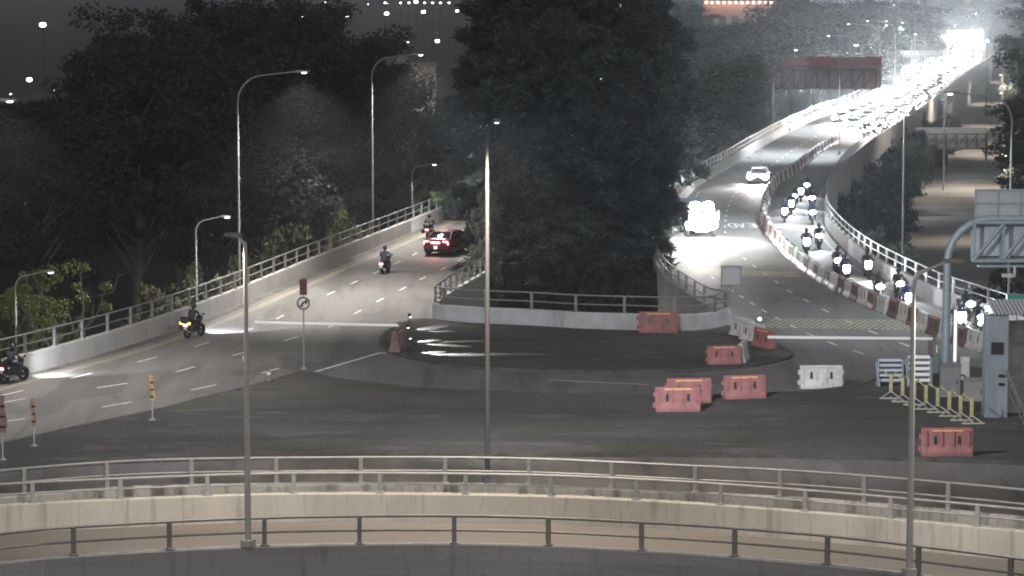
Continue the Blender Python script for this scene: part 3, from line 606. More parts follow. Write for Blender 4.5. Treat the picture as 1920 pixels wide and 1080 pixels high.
for (x, Y, t, r) in ((1225, 171, 470, 1.5), (1080, 171, 455, 2.0), (985, 171, 470, 1.8), (1160, 170, 480, 1.8), (925, 168.5, 470, 1.6)):
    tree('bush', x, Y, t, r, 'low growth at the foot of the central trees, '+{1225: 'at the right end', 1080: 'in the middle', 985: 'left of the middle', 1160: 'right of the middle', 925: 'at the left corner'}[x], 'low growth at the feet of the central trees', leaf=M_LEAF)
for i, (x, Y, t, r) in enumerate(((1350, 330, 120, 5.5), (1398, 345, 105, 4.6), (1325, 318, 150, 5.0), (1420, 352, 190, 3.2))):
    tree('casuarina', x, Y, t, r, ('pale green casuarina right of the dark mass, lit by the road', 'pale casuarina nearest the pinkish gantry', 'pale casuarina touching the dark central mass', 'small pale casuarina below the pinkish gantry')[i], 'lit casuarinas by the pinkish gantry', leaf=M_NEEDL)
F_ = []
fr = random.Random(5)
for i in range(26):
    x = 1300+i*21+fr.uniform(-8, 8); F_.append((x, 480+fr.random()*160, 20+fr.random()*50-(i % 3)*18, 9+fr.random()*4))
for i in range(16):
    x = 1280+i*38+fr.uniform(-10, 10); F_.append((x, 800+fr.random()*150, -5+fr.random()*22, 14+fr.random()*5))
for i, (x, Y, t, r) in enumerate(F_):
    if 1690 < x < 1885 and Y < 700: x = 1310+(x-1690)*1.9
    if 1290 < x < 1480: t = max(t, 38+fr.random()*14)
    if 1720 < x < 1900 and Y > 700: Y = 1130+fr.random()*60; t = -15+fr.random()*12; r = 17
    tree('broad', x, Y, t, r, 'hazy dark tree, %s from the left in the %s belt behind the right road' % (nth(i+1 if i < 26 else i-25), 'nearer' if i < 26 else 'farther'), GF)
for i, (x, Y, t, r, lb) in enumerate(((1960, 262, 250, 6.0, 'dark tree cut by the right edge above the big gantry'), (1958, 300, 150, 6.5, 'dark tree right of the lower road, above the gantry sign'), (2010, 285, 60, 7.5, 'tall dark tree at the right edge'), (1962, 360, 110, 6.5, 'dark tree by the warm lamp right of the lower road'), (1988, 400, 20, 9, 'tall dark tree behind the warm lamp at right'),
                                 (1952, 480, 90, 7.0, 'dark tree where the lower road narrows'), (1975, 560, 10, 11, 'tall hazy tree in the upper right corner'), (1950, 700, 45, 10, 'hazy tree right of the far end of the lower road'), (2010, 420, -20, 10, 'tall dark tree filling the upper right corner'))):
    tree('broad', x, Y, t, r, lb, GR)
# bushes on the slope between the upper and the lower road
S_ = [(1752, 470, 125, 2.4), (1738, 440, 150, 2.6), (1720, 400, 185, 3.3), (1700, 360, 222, 3.6), (1672, 340, 240, 3.8), (1650, 315, 262, 4.0), (1640, 300, 285, 4.0), (1625, 282, 305, 3.8), (1655, 275, 300, 3.4), (1638, 258, 335, 3.6), (1625, 256, 335, 3.6), (1600, 240, 360, 2.8), (1640, 232, 372, 3.4), (1652, 238, 350, 2.8), (1620, 215, 400, 2.6), (1655, 212, 402, 3.0),
      (1640, 214, 425, 2.2), (1655, 198, 440, 2.0), (1820, 178, 515, 2.6), (1858, 176, 500, 2.8), (1900, 172, 520, 3.0), (1790, 184, 520, 1.8), (1880, 188, 480, 3.2), (1925, 184, 470, 3.4), (1605, 228, 385, 2.2), (1590, 250, 345, 2.2)]
S_.sort(key=lambda a: a[2]); S_ = [a for a in S_ if a[0] < 1800]+[a for a in S_ if a[0] >= 1800]
for i, (x, Y, t, r) in enumerate(S_):
    tree('bush', x, Y, t, r, 'dark bush on the slope between the two right roads, %s counted from the top' % nth(i+1) if x < 1800 else 'dark bush below the parapet beside the big gantry, '+{1820: 'leftmost and low', 1858: 'in the middle', 1900: 'low under the square sign', 1880: 'behind the middle one', 1925: 'cut by the right edge'}[x], 'slope bushes' if x < 1800 else 'bushes under the gantry', leaf=M_LEAF)

for i in range(15):
    Y = 232+i*13; n_ = min(range(len(RR)), key=lambda j: abs(RR[j].y-Y)); xx = RR[n_].x+1.9+(i % 3)*.5; px = 960+xx/Y*F*.994
    tree('bush', px, Y, (CAMH-(.55-(i % 4)*.25))/Y*F-29, 2.6+(i % 2)*.5, 'dark shrub against the outer wall of the right road, %s from the near end' % nth(i+1), 'shrubs along the outer wall', leaf=M_LEAF)
# ------------------------------------------------------------------ gantries, signs, building
def gantry(name, loc, width, colh, label, rz=0, truss_h=2.0, panel=None, cols=(0,), m=M_STEEL, pm=M_SIGNB, r=.16, arch=True, ov=.0, bays=8, seg=2.2):
    root = empty(name, loc, rz, label, 'gantry')
    c = MB()
    if arch:
        b = 2.0; c.tube([(0, 0, 0), (0, 0, colh-b)]+[(b-b*math.cos(t), 0, colh-b+b*math.sin(t)) for t in [R(a) for a in (15, 30, 45, 60, 75, 90)]]+[(width, 0, colh)], r, 12)
        c.box((0, 0, .06), (.7, .7, .12))
    else:
        for x in cols: c.tube([(x, 0, -.02), (x, 0, colh)], r, 12); c.box((x, 0, .06), (.7, .7, .12))
    c.build('column', m, root)
    x0 = 1.2 if arch else -ov; t = MB(); lo = colh-truss_h
    for yy in (-.35, .35):
        t.tube([(x0, yy, lo), (width, yy, lo)], r*.5, 8); t.tube([(x0, yy, colh-.15), (width, yy, colh-.15)], r*.5, 8)
    n = bays
    for i in range(n+1):
        x = x0+(width-x0)*i/n; t.box((x, -.35, (lo+colh)/2), (.14, .1, truss_h-.1)); t.box((x, .35, (lo+colh)/2), (.1, .08, truss_h-.1)); t.box((x, 0, lo), (.08, .7, .08))
        if i < n:
            x2 = x0+(width-x0)*(i+1)/n; t.tube([(x, -.36, lo+.08) if i % 2 else (x, -.36, lo+.08), (x2, -.36, colh-.2)], r*.48, 6)
    t.build('truss', m, root)
    if panel:
        (a, b, z0, z1) = panel; s = MB(); s.box(((a+b)/2, .25, (z0+z1)/2), (b-a, .08, z1-z0)); po = s.build('sign_panel', pm, root)
        f = MB(); k = int((b-a)/1.0)
        for i in range(k+1): f.box((a+(b-a)*i/k, .185, (z0+z1)/2), (.06, .05, z1-z0))
        for zz in (z0+.03, (z0+z1)/2, z1-.03): f.box(((a+b)/2, .15, zz), (b-a+.1, .06, .08))
        f.build('sign_frame', m, po)
    return root
MG = mat('blue_grey_steel', (.30, .36, .40), .5, .25, var=.15)
b = P(1773, 690); g3 = gantry('overhead_gantry', (b.x, b.y, .0), 12, 7.05, 'large blue grey arched gantry standing at the right beside the motorcycle lane', 0, 1.95, (1.3, 12, 7.15, 8.45), m=MG, r=.19, bays=8)
s = MB(); s.box((6.7, .42, 6.05), (10.6, .05, 1.55)); s.build('back_panel', mat('pale_sheet', (.50, .56, .62), .5, var=.1), g3)
s = MB(); s.box((6.7, -.2, 4.86), (10.6, .3, .1)); s.build('lower_beam', MG, g3)
s = MB(); s.box((2.75, -.55, 4.45), (.5, .3, .16)); s.box((3.1, -.4, 4.6), (.1, .1, .5)); s.build('camera_box', M_WPL, g3)
MP = mat('faded_pink_panel', (.26, .115, .12), .7, var=.1)
b = Q(1447, 235, 340); w = 12.4
g1 = gantry('overhead_gantry', (b.x, b.y, -6.9), w, 14.8+0.2, 'pinkish gantry with truss reaching over the right road by the pale trees', 0, 2.5, None, m=mat('pale_steel', (.12, .095, .10), .7, .1), arch=True, r=.2, bays=8)
s = MB(); s.box((7.2, .4, 15.6), (11.9, .12, 1.3)); s.build('sign_panel', MP, g1); s = MB(); s.box((7.2, .5, 13.7), (11.9, .08, 2.3)); s.build('sign_back', mat('pink_grey_sheet', (.27, .20, .21), .8), g1)
b = Q(1716, 308, 372); g2 = gantry('overhead_gantry', (b.x, b.y, -6.0), 9.4, 4.6, 'white gantry crossing the lower road below the slope bushes', 0, 2.0, None, arch=False, cols=(0, 9.3), r=.15, bays=7)
s = MB(); s.box((4.7, .2, 4.55), (9.4, .2, 1.5)); s.build('sign_panel', mat('pale_sign', (.80, .80, .76), .6, var=.1), g2)
s = MB(); s.box((4.7, .5, 3.4), (9.4, .06, 2.0)); s.build('back_panel', mat('pale_sign2', (.62, .62, .58), .6, var=.15), g2)
b = Q(1660, 165, 520); gantry('overhead_gantry', (b.x, b.y, -1), 10.5, 6.0, 'faint distant gantry over the car queue', 0, 1.6, (0, 10.5, 6.0, 7.0), arch=False, cols=(0, 10.5), bays=8)
b = Q(1775, 80, 1000); g5 = gantry('overhead_gantry', (b.x, b.y, -7), 13, 8, 'distant lit bridge beam across the far end of the lower road', 0, 2.0, (0, 13, 6.0, 9.0), arch=False, cols=(0, 13), bays=8, pm=mat('pale_sign3', (.6, .55, .42), .6))
spot(g5, (6, -8, 12), 9000, WARM, 160, .5, 1, (0, .6, -1))
# small road signs
def box_sign(loc, label, w=1.1, h=1.0, z=1.9, m=M_SIGNB):
    root = empty('sign_box', loc, 0, label, 'sign'); p = MB(); p.tube([(0, 0, 0), (0, 0, z-h/2)], .05, 8); p.tube([(0, 0, z-h/2), (0, .06, z+h*.4)], .04, 8); p.build('post', M_POLE, root)
    s = MB(); s.rbox((0, -.08, z), (w, .12, h), .03); pl = s.build('panel', m, root); f = MB()
    for sx in (-1, 1): f.box((sx*w/2, -.1, z), (.05, .2, h+.04))
    f.box((0, -.1, z+h/2), (w+.1, .2, .05)); f.build('frame', M_STEEL, pl); return root
c = ISW[-1]; box_sign((Q(1370, 590, 147.5).x, 147.5, .97), 'grey square sign box on the right corner of the island parapet', 1.0, 1.0, 1.85)
b = Q(1906, 590, 143); sg = box_sign((b.x, b.y, 0), 'white and green square sign by the parapet at the right edge', 1.0, 1.05, 1.6+.2, mat('sign_white', (.55, .56, .54), .5)); 
s = MB(); s.box((0, -.155, 2.2), (1.0, .02, .22)); s.build('green_band', mat('sign_green', (.03, .30, .22), .5), sg); sg.scale = (1, 1, 1)
# the two signs on one post at the tip of the verge
b = P(570, 697); root = empty('traffic_sign', (b.x, b.y, .13), 0, 'thin post with red board over round no right turn sign', 'sign')
m = MB(); m.tube([(0, 0, 0), (0, 0, 3.3)], .035, 8); m.tube([(0, 0, 0), (0, 0, .12)], [.18, .05], 10); m.tube([(0, 0, 3.3), (0, 0, 4.35)], .03, 8); m.build('post', M_POLE, root)
def discm(r, y, z, t=.012): d = MB(); d.disc((0, y, z), (0, 1, 0), 0, r, t, 28); return d
discm(.30, -.05, 3.1, .03).build('sign_disc', mat('sign_face', (.50, .50, .47), .5), root)
rg = MB(); rg.disc((0, -.075, 3.1), (0, 1, 0), .245, .31, .02, 32); MD = mat('sign_ring', (.07, .045, .04), .5); rg.build('ring', MD, root)
ar = MB(); ar.box((-.05, -.07, 3.02), (.06, .02, .22)); ar.box((.03, -.07, 3.14), (.2, .02, .06)); ar.add([(.1, -.081, 3.04), (.1, -.081, 3.26), (.22, -.081, 3.15)], [(0, 2, 1)]); ar.box((0, -.085, 3.1), (.07, .015, .5), M=Matrix.Rotation(R(45), 3, 'Y')); ar.build('turn_arrow', M_BLACK, root)
bd = MB(); bd.rbox((0, -.05, 3.86), (.34, .06, .74), .04); pb = bd.build('red_board', mat('dark_red_board', (.10, .03, .028), .6), root)
bd = MB(); bd.disc((0, -.09, 4.03), (0, 1, 0), .0, .09, .02, 16); bd.box((0, -.09, 3.78), (.2, .02, .12)); bd.build('board_figures', M_BLACK, pb)
# curved marker posts along the verge
def marker(x, y, label, h=2.0, col=M_REFL, rz=0, w=.16):
    b = P(x, y, .13); root = empty('marker_post', (b.x, b.y, .13), rz, label, 'marker post', 'marker posts along the verge')
    m = MB(); m.tube([(0, 0, 0), (0, 0, .1), (0, 0, h*.6)], [.17, .03, .025], 10); m.build('post', M_POLE, root)
    s = MB(); n = 8
    for i in range(n):
        z0 = h*.45+h*.62*i/n; z1 = h*.45+h*.62*(i+1)/n; o0 = .05*math.sin(i/n*6); o1 = .05*math.sin((i+1)/n*6)
        s.add([(-w/2+o0, -.03, z0), (w/2+o0, -.03, z0), (w/2+o1, -.03, z1), (-w/2+o1, -.03, z1), (-w/2+o0, .0, z0), (w/2+o0, .0, z0), (w/2+o1, .0, z1), (-w/2+o1, .0, z1)], [(0, 1, 2, 3), (7, 6, 5, 4), (0, 3, 7, 4), (1, 5, 6, 2)])
    s.build('blade', col, root)
    k = MB()
    for i in range(3): k.box((0, -.04, h*(.55+.17*i)), (w*.9, .012, .08), M=None)
    k.build('stripes', M_BLACK, root)
marker(286, 787, 'orange curved marker post in the middle of the verge edge', 1.75, mat('marker_orange', (.42, .26, .13), .6)); marker(64, 836, 'dull orange marker post near the left edge on the verge', 1.75, mat('dull_orange', (.25, .17, .10), .6)); marker(461, 706, 'orange marker post just left of the near steel pole', .9, w=.2)
marker(5, 862, 'dark red marker post cut by the left edge of the picture', 2.3, M_REDD, w=.3)
b = P(504, 716, .13); root = empty('traffic_cone', (b.x, b.y, .13), 0, 'dark traffic cone standing between the two sign posts on the verge tip', 'traffic cone')
m = MB(); m.tube([(0, 0, .03), (0, 0, .7)], [.15, .03], 14); m.build('cone', M_REDD, root); m = MB(); m.rbox((0, 0, .02), (.4, .4, .05)); m.build('base', M_RUB, root); m = MB(); m.tube([(0, 0, .33), (0, 0, .45)], [.101, .079], 14); m.build('white_band', M_WPL, root)
# distant shed with a row of lamps, small pale building in the gap
def shed(px0, px1, ytop, ybot, Y, label, m, lamps=0, roofh=1.5, lampy=None, name='warehouse'):
    a = Q(px0, ybot, Y); b = Q(px1, ybot, Y); top = Q(px0, ytop, Y).z; root = empty(name, ((a.x+b.x)/2, Y, -7), 0, label, 'building')
    w = b.x-a.x; h = top+7; s = MB(); s.box((0, 6, h/2), (w, 12, h)); s.build('wall', m, root)
    r = MB(); r.add([(-w/2-.3, -.4, h), (w/2+.3, -.4, h), (w/2+.3, 12.4, h), (-w/2-.3, 12.4, h), (-w/2-.3, 6, h+roofh), (w/2+.3, 6, h+roofh)], [(0, 1, 5, 4), (3, 4, 5, 2), (0, 4, 3), (1, 2, 5), (0, 3, 2, 1)]); r.build('roof', mat('roof_sheet', (.25, .22, .2), .7), root)
    o = MB(); n = max(3, int(w/5))
    for i in range(n): o.box((-w/2+w*(i+.5)/n, -.05, h*.5), (w/n*.55, .12, h*.35))
    o.build('window_band', M_GLASS, root)
    if lamps:
        for i in range(lamps):
            q_ = MB(); q_.ball((-w/2+w*(i+.5)/lamps, -1.2, (lampy or h)+7 if lampy else h-.6), .42, 8, 6); q_.box((-w/2+w*(i+.5)/lamps, -.6, h-.4), (.1, 1.2, .1)); q_.build('wall_lamp', M_LAMPW, root)
        l = bpy.data.lights.new('glow', 'AREA'); l.shape = 'RECTANGLE'; l.size = w; l.size_y = .5; l.energy = 500*K; l.color = (1, .62, .5); lo = bpy.data.objects.new('lamp_light', l); COL.objects.link(lo); lo.parent = root; lo.location = (0, -2.2, h-.2); lo.rotation_euler = (R(35), 0, 0)
    return root
shed(1318, 1462, 2, 46, 1150, 'distant red lit shed with a row of lamps under the top edge', mat('red_lit_wall', (.34, .20, .17), .8, var=.2, vscale=.2), 13)
shed(772, 815, 124, 150, 560, 'small pale building in the gap left of the central trees', mat('pale_wall2', (.55, .42, .34), .8, var=.15, vscale=.6), 0, .6, name='small_building')
b = Q(800, 100, 545); street_lamp((b.x-1.5, b.y, -6.9), b.z+6.9, 3.0, R(180), 'lamp above the small pale building in the gap', 9000, COOL, None)

# ------------------------------------------------------------------ plastic barriers
def barrier_proto(m, col):
    root = empty('plastic_barrier'); L = 1.9
    prof = [(-.30, 0), (-.30, .12), (-.17, .38), (-.11, .98), (-.07, 1.02), (.07, 1.02), (.11, .98), (.17, .38), (.30, .12), (.30, 0)]
    s = MB()
    xs = [-L/2, -.52, -.52, -.38, -.38, .38, .38, .52, .52, L/2]
    rings = []
    s.loft([[(x, y*(.93 if abs(abs(x)-L/2) < .01 else 1), z) for (y, z) in prof] for x in (-L/2, -L/2+.06, L/2-.06, L/2)], False)
    for sx in (-1, 1):
        for zz in (.25, .7): s.tube([(sx*(L/2+.03), 0, zz-.1), (sx*(L/2+.03), 0, zz+.1)], .07, 8)
    for x in (-.8, -.22, .22, .8):
        s.box((x, -.165, .62), (.07, .05, .62), M=Matrix.Rotation(R(-6), 3, 'X')); s.box((x, .165, .62), (.07, .05, .62), M=Matrix.Rotation(R(6), 3, 'X'))
    s.build('shell', m, root)
    for x in (-.45, .45):
        h = MB(); h.box((x, 0, .58), (.13, .345, .30), taper=.80); h.build('fork_slot', M_DARKM, root)
    r = MB(); r.box((0, -.118, .93), (1.15, .02, .06)); r.box((0, .118, .93), (1.15, .02, .06)); r.build('reflective_strip', M_REFL if m != M_WPL else M_SIGNB, root)
    return root
BR = barrier_proto(M_RED, 'red'); BD = barrier_proto(M_REDD, 'dusty'); BWH = barrier_proto(M_WPL, 'white'); usedb = set()
def barrier(pr, loc, rz, label, group=None, sc=1.0):
    if pr.name in usedb: o = copy_tree(pr)
    else: usedb.add(pr.name); o = pr
    o.location = loc; o.rotation_euler = (0, 0, rz); o.scale = (sc, sc, sc); return tag(o, label, 'plastic barrier', group)
def bp(x, y, z=0): p = P(x, y, z); return (p.x, p.y, z)
barrier(BR, bp(1775, 853, .13), R(1), 'faded red plastic barrier standing alone at the lower right of the verge', sc=1.02)
barrier(BR, bp(1270, 770, .13), R(4), 'front red barrier of the pair beside the loop lane')
barrier(BR, bp(1291, 753, .13), R(5), 'rear red barrier of the pair, pale top showing behind the front one', sc=1.0)
barrier(BR, bp(1395, 746, .13), R(12), 'dusty red barrier tilted beside the pair on the loop lane kerb', sc=.98)
barrier(BWH, bp(1539, 727, .0), R(3), 'lone white plastic barrier on the loop lane at right')
barrier(BR, bp(1357, 682, .13), R(8), 'red barrier with shining top strip on the right end of the island', sc=.85)
barrier(BWH, bp(1392, 676, .13), R(78), 'white barrier seen end on beside the red one with shining strip', sc=.9)
barrier(BR, bp(1234, 623, .13), R(-2), 'faded red barrier leaning against the pale island wall', sc=1.05)
barrier(BWH, bp(1393, 634), R(118), 'first white barrier right of the island wall corner', 'barriers beside the island corner')
barrier(BWH, bp(1412, 643), R(118), 'second white barrier right of the island wall corner', 'barriers beside the island corner')
barrier(BR, bp(1433, 655), R(112), 'red barrier ending the short row beside the island corner, under the yellow lamp', 'barriers beside the island corner')
barrier(BD, bp(747, 656, .13), R(80), 'dark red barrier seen end on at the left tip of the island')
# the long chain between the car road and the motorcycle lane
chn = resample(CH, 2.02)

cnt = {'white': 0, 'red': 0}
for i in range(len(chn)-1):
    a, b = chn[i], chn[i+1]; d = b-a; mid = (a+b)/2; w_ = i % 2 == 1
    if i > 95: break
    c = 'white' if w_ else 'red'; cnt[c] += 1; k = cnt[c]
    lb = '%s %s barrier of the long chain beside the motorcycles, counted from the gantry' % (nth(k), c)
    barrier(BWH if w_ else BD, (mid.x+random.uniform(-.05, .05), mid.y, 0), math.atan2(d.y, d.x)+R(random.uniform(-3, 3)), lb, 'barrier chain along the motorcycle lane', .96)

# ------------------------------------------------------------------ boom barriers
def boom(x0, y0, x1, y1, label, z=1.0, parts=14):
    a = P(x0, y0, z); b = P(x1, y1, z); root = empty('boom_barrier', (a.x, a.y, 0), 0, label, 'boom barrier'); d = b-a
    m = MB(); m.rbox((0, .0, .5), (.34, .34, 1.0)); m.box((0, 0, 1.05), (.2, .3, .16)); m.build('housing', M_REDD, root)
    ang = math.atan2(d.y, d.x); m = MB(); m.rbox((0, 0, 0), (d.length, .16, .13), .02); o = m.build('arm', mat('boom_white', (.88, .88, .86), .4), root); o.location = (d.x/2, d.y/2-.22, z); o.rotation_euler = (0, 0, ang)
    m = MB()
    for i in range(parts): m.box((-d.length/2+.2+i*.2 if d.x > 0 else d.length/2-.2-i*.2, -.04, 0), (.09, .012, .06))
    o2 = m.build('reflectors', mat('reflector_white', (.85, .85, .8), .3), o); return root
boom(748, 609, 478, 603, 'white boom arm lowered across the left road from the island tip')
boom(1748, 634, 1438, 631, 'white boom arm lowered across the right road before the hatched band')
# ------------------------------------------------------------------ equipment at the right
b = P(1864, 780, .13); root = empty('guard_booth', (b.x, b.y, .13), 0, 'grey concrete guard booth with ribbed roof at the right edge', 'booth')
MBT = mat('booth_wall', (.22, .25, .28), .8, var=.25, vscale=1.5, stretch=(1, 1, .3))
m = MB(); m.box((0, 0, 2.12), (.92, .9, 4.24)); m.build('wall', MBT, root)
m = MB(); m.box((1.35, .5, 2.0), (1.7, .1, 3.9)); m.box((1.1, .42, 3.4), (1.25, .05, .8)); m.build('side_wall', mat('booth_side', (.30, .32, .31), .8, var=.3, vscale=1.2), root)
m = MB(); n = 16
for i in range(n):
    x = -.15+i*.16; m.add([(x, -.5, 4.28), (x+.08, -.5, 4.35), (x+.16, -.5, 4.28), (x, 1.5, 4.68), (x+.08, 1.5, 4.75), (x+.16, 1.5, 4.68)], [(0, 1, 4, 3), (1, 2, 5, 4), (0, 3, 5, 2)])
m.build('roof', M_SIGNB, root)
m = MB()
for z in (1.4, 1.75): m.box((.2, -.46, z), (.25, .06, .12))
m.box((0, -.47, 2.9), (.5, .04, .5)); m.build('wall_fittings', M_DARKM, root)
b = P(1890, 800, .13); root = empty('scaffold_stair', (b.x, b.y-.6, .13), 0, 'steel stair frame with diagonal brace at the lower right edge', 'stair')
m = MB()
m.tube([(-.15, 0, 2.3), (.85, 0, 0)], .045, 6); m.tube([(-.15, .7, 2.3), (.85, .7, 0)], .045, 6); m.tube([(-.15, 0, 1.6), (.65, 0, -.0)], .03, 6); m.build('stringer', M_STEEL, root)
for i in range(8):
    m = MB(); m.box((.85-i*.13, .35, .15+i*.28), (.26, .7, .035)); m.build('tread', M_STEEL, root)
m = MB()
for x in (.95, 1.35): m.tube([(x, 0, 0), (x, 0, 2.6)], .03, 6); m.tube([(x, .7, 0), (x, .7, 2.6)], .03, 6)
for z in (.6, 1.1, 1.6, 2.1): m.tube([(.95, 0, z), (1.35, 0, z)], .025, 6)
m.build('frame', M_STEEL, root)
def cabinet(x, y, w, h, d, label, m=M_SIGNB):
    b = P(x, y, .13); root = empty('control_cabinet', (b.x, b.y, .13), 0, label, 'cabinet'); q_ = MB(); q_.rbox((0, 0, h/2+.05), (w, d, h), .02); q_.build('housing', m, root)
    q_ = MB(); q_.box((0, -d/2-.012, h/2), (w*.86, .02, h*.84)); dr_ = q_.build('door', m, root); q_ = MB(); q_.box((w*.3, -d/2-.03, h/2), (.04, .03, .16)); q_.build('handle', M_DARKM, dr_)
    q_ = MB(); q_.box((0, 0, .03), (w+.1, d+.1, .06)); q_.build('plinth', M_CONC, root); q_ = MB(); q_.box((0, 0, h+.07), (w+.08, d+.12, .05)); q_.build('roof', m, root)
MC = mat('cabinet_paint', (.24, .24, .25), .6, var=.12, vscale=1)
cabinet(1781, 742, .85, 1.3, .6, 'grey control cabinet at the foot of the big gantry', MC); cabinet(1826, 750, .85, .85, .6, 'lower wide cabinet between the gantry and the booth', mat('cabinet_paint2', (.30, .30, .28), .6, var=.12, vscale=1))
def louvre(x, y, w, h, label, m, n=5, rz=0):
    b = P(x, y, .13); root = empty('louvred_barricade', (b.x, b.y, .13), rz, label, 'barricade', 'louvred barricades by the gantry')
    q_ = MB()
    for i in range(n): q_.box((0, -.1, .2+(h-.25)*i/(n-1)), (w, .22, h/n*.55), M=Matrix.Rotation(R(-28), 3, 'X'))
    q_.build('slats', m, root); q_ = MB(); 
    for sx in (-1, 1): q_.box((sx*(w/2+.04), 0, h/2), (.08, .5, h)); q_.box((sx*(w/2+.04), 0, .03), (.12, .9, .06))
    q_.tube([(-w/2, -.5, .05), (-w/2-.15, -.1, h*.9)], .03, 6); q_.box((0, .1, h/2), (w, .04, h-.1)); q_.build('frame', MG, root); return root
louvre(1668, 722, 1.0, 1.15, 'dull louvred barricade left of the bright one', mat('slat_grey', (.42, .45, .52), .5), 5); louvre(1722, 722, .95, 1.3, 'bright louvred barricade beside the blue post', mat('slat_white', (.75, .75, .76), .5), 5)
b = P(1744, 722, .13); root = empty('bollard', (b.x, b.y, .13), 0, 'pale blue post right of the bright louvred barricade', 'bollard'); m = MB(); m.rbox((0, 0, .65), (.2, .2, 1.3), .03); m.build('post', mat('pale_blue', (.35, .48, .60), .5), root); m = MB(); m.box((0, 0, 1.32), (.24, .24, .05)); m.build('cap', M_DARKM, root)
b = P(1754, 700, .13); root = empty('signal_post', (b.x, b.y, .13), 0, 'short post with small white signal strip left of the gantry column', 'signal'); m = MB(); m.rbox((0, 0, .75), (.3, .2, 1.5), .03); m.build('housing', mat('green_grey', (.14, .17, .16), .6), root); m = MB(); m.box((.03, -.11, 1.15), (.05, .02, .35)); m.build('strip', mat('strip_white', (.85, .85, .82), .4), root)
b = P(1790, 688, .0); root = empty('signal_pillar', (b.x, b.y, 0), 0, 'slim bright white pillar touching the right side of the gantry column', 'pillar'); m = MB(); m.rbox((0, 0, 1.5), (.22, .2, 2.9), .03); m.build('housing', M_WPL, root); m = MB(); m.box((-.02, -.11, 1.5), (.1, .02, 2.4)); m.build('light_strip', mat('strip_glow', (1, 1, 1), .4, emit=1.4, ecol=(.92, .94, 1)), root)
b = P(1809, 716, .13); root = empty('marker_board', (b.x, b.y, .13), 0, 'white board with curved black mark behind the cabinets', 'sign'); m = MB(); m.rbox((0, 0, .6), (.42, .05, 1.1), .02); m.build('board', M_WPL, root); m = MB(); m.disc((-.1, -.03, .18), (0, 1, 0), .10, .17, .02, 16); m.build('mark', M_BLACK, root)
# the row of spread-leg stands
def stand_proto():
    root = empty('barricade_stand'); m = MB(); m.rbox((0, 0, .62), (.16, .07, .78), .02); m.tube([(0, .0, .9), (-.38, .15, 1.22)], .03, 6); m.tube([(0, 0, .95), (.25, .2, 1.1)], .025, 6); m.build('upright', mat('yellow_upright', (.42, .40, .20), .6, var=.35, vscale=4), root)
    m = MB(); m.box((-.02, -.35, .035), (.95, .06, .06)); m.box((.0, -.12, .05), (.07, .55, .05)); m.tube([(0, 0, .3), (-.4, -.33, .06)], .025, 6); m.tube([(0, 0, .3), (.36, -.33, .06)], .025, 6); m.build('foot', mat('dusty_white', (.42, .41, .37), .7), root); return root
sp_ = stand_proto(); sts = [(1672, 748), (1694, 754), (1716, 760), (1738, 768), (1760, 774), (1782, 781), (1803, 789), (1824, 795)]
for i, (x, y) in enumerate(sts):
    o = sp_ if i == 0 else copy_tree(sp_); b = P(x, y, .13); o.location = (b.x, b.y+.3, .13); o.rotation_euler = (0, 0, R(-6+i*1.5))
    tag(o, '%s yellow barricade stand of the row before the cabinets, counted from the left' % ordn[i], 'barricade', 'row of yellow barricade stands')
b = P(1424, 640, 0); root = empty('warning_lamp', (b.x, b.y+.05, .98), 0, 'small glowing yellow lamp on top of the red barrier by the island corner', 'warning lamp'); m = MB(); m.rbox((0, 0, .04), (.14, .12, .08)); m.build('base', M_BLACK, root); m = MB(); m.ball((0, 0, .15), .09); m.build('lens', mat('yellow_glow', (1, 1, .3), .4, emit=5, ecol=(.95, 1, .35)), root)
# low added lights, no real fixtures, throw streaks over the soil at the island's tip
for i, (x, y, sp) in enumerate(((768, 622, [(.95, 1.6, -.9, 30, 600), (1.9, .2, -1, 22, 330)]), (764, 643, [(1.0, .9, -.9, 30, 800), (1.9, -.9, -.9, 24, 800), (2.5, .6, -.8, 16, 600)]), (768, 664, [(1.1, .7, -.9, 30, 900), (2.0, -.2, -.85, 26, 1000), (3.0, .0, -.75, 16, 900)]))):
    b = P(x, y, .13); root = empty('added_light', (b.x, b.y, .13), 0, ('back', 'middle', 'front')[i]+' added light low on the soil behind the dark red barrier', 'added light', 'added lights at the island tip')
    m = MB(); m.rbox((0, 0, .86), (.14, .24, .18), .02); m.build('lamp_head', M_DARKM, root); m = MB(); m.box((.03, 0, .765), (.10, .18, .015)); m.build('lens', M_LAMPC, root); m = MB(); m.box((0, 0, .03), (.25, .25, .04)); m.tube([(0, 0, .03), (0, 0, .8)], .02, 6); m.build('stand', M_DARKM, root)
    for (dx, dy, dz, cn, pw) in sp: spot(root, (.04, 0, .72), pw*1.3, (1, .99, .97), cn, .12, .02, (dx, dy, dz))

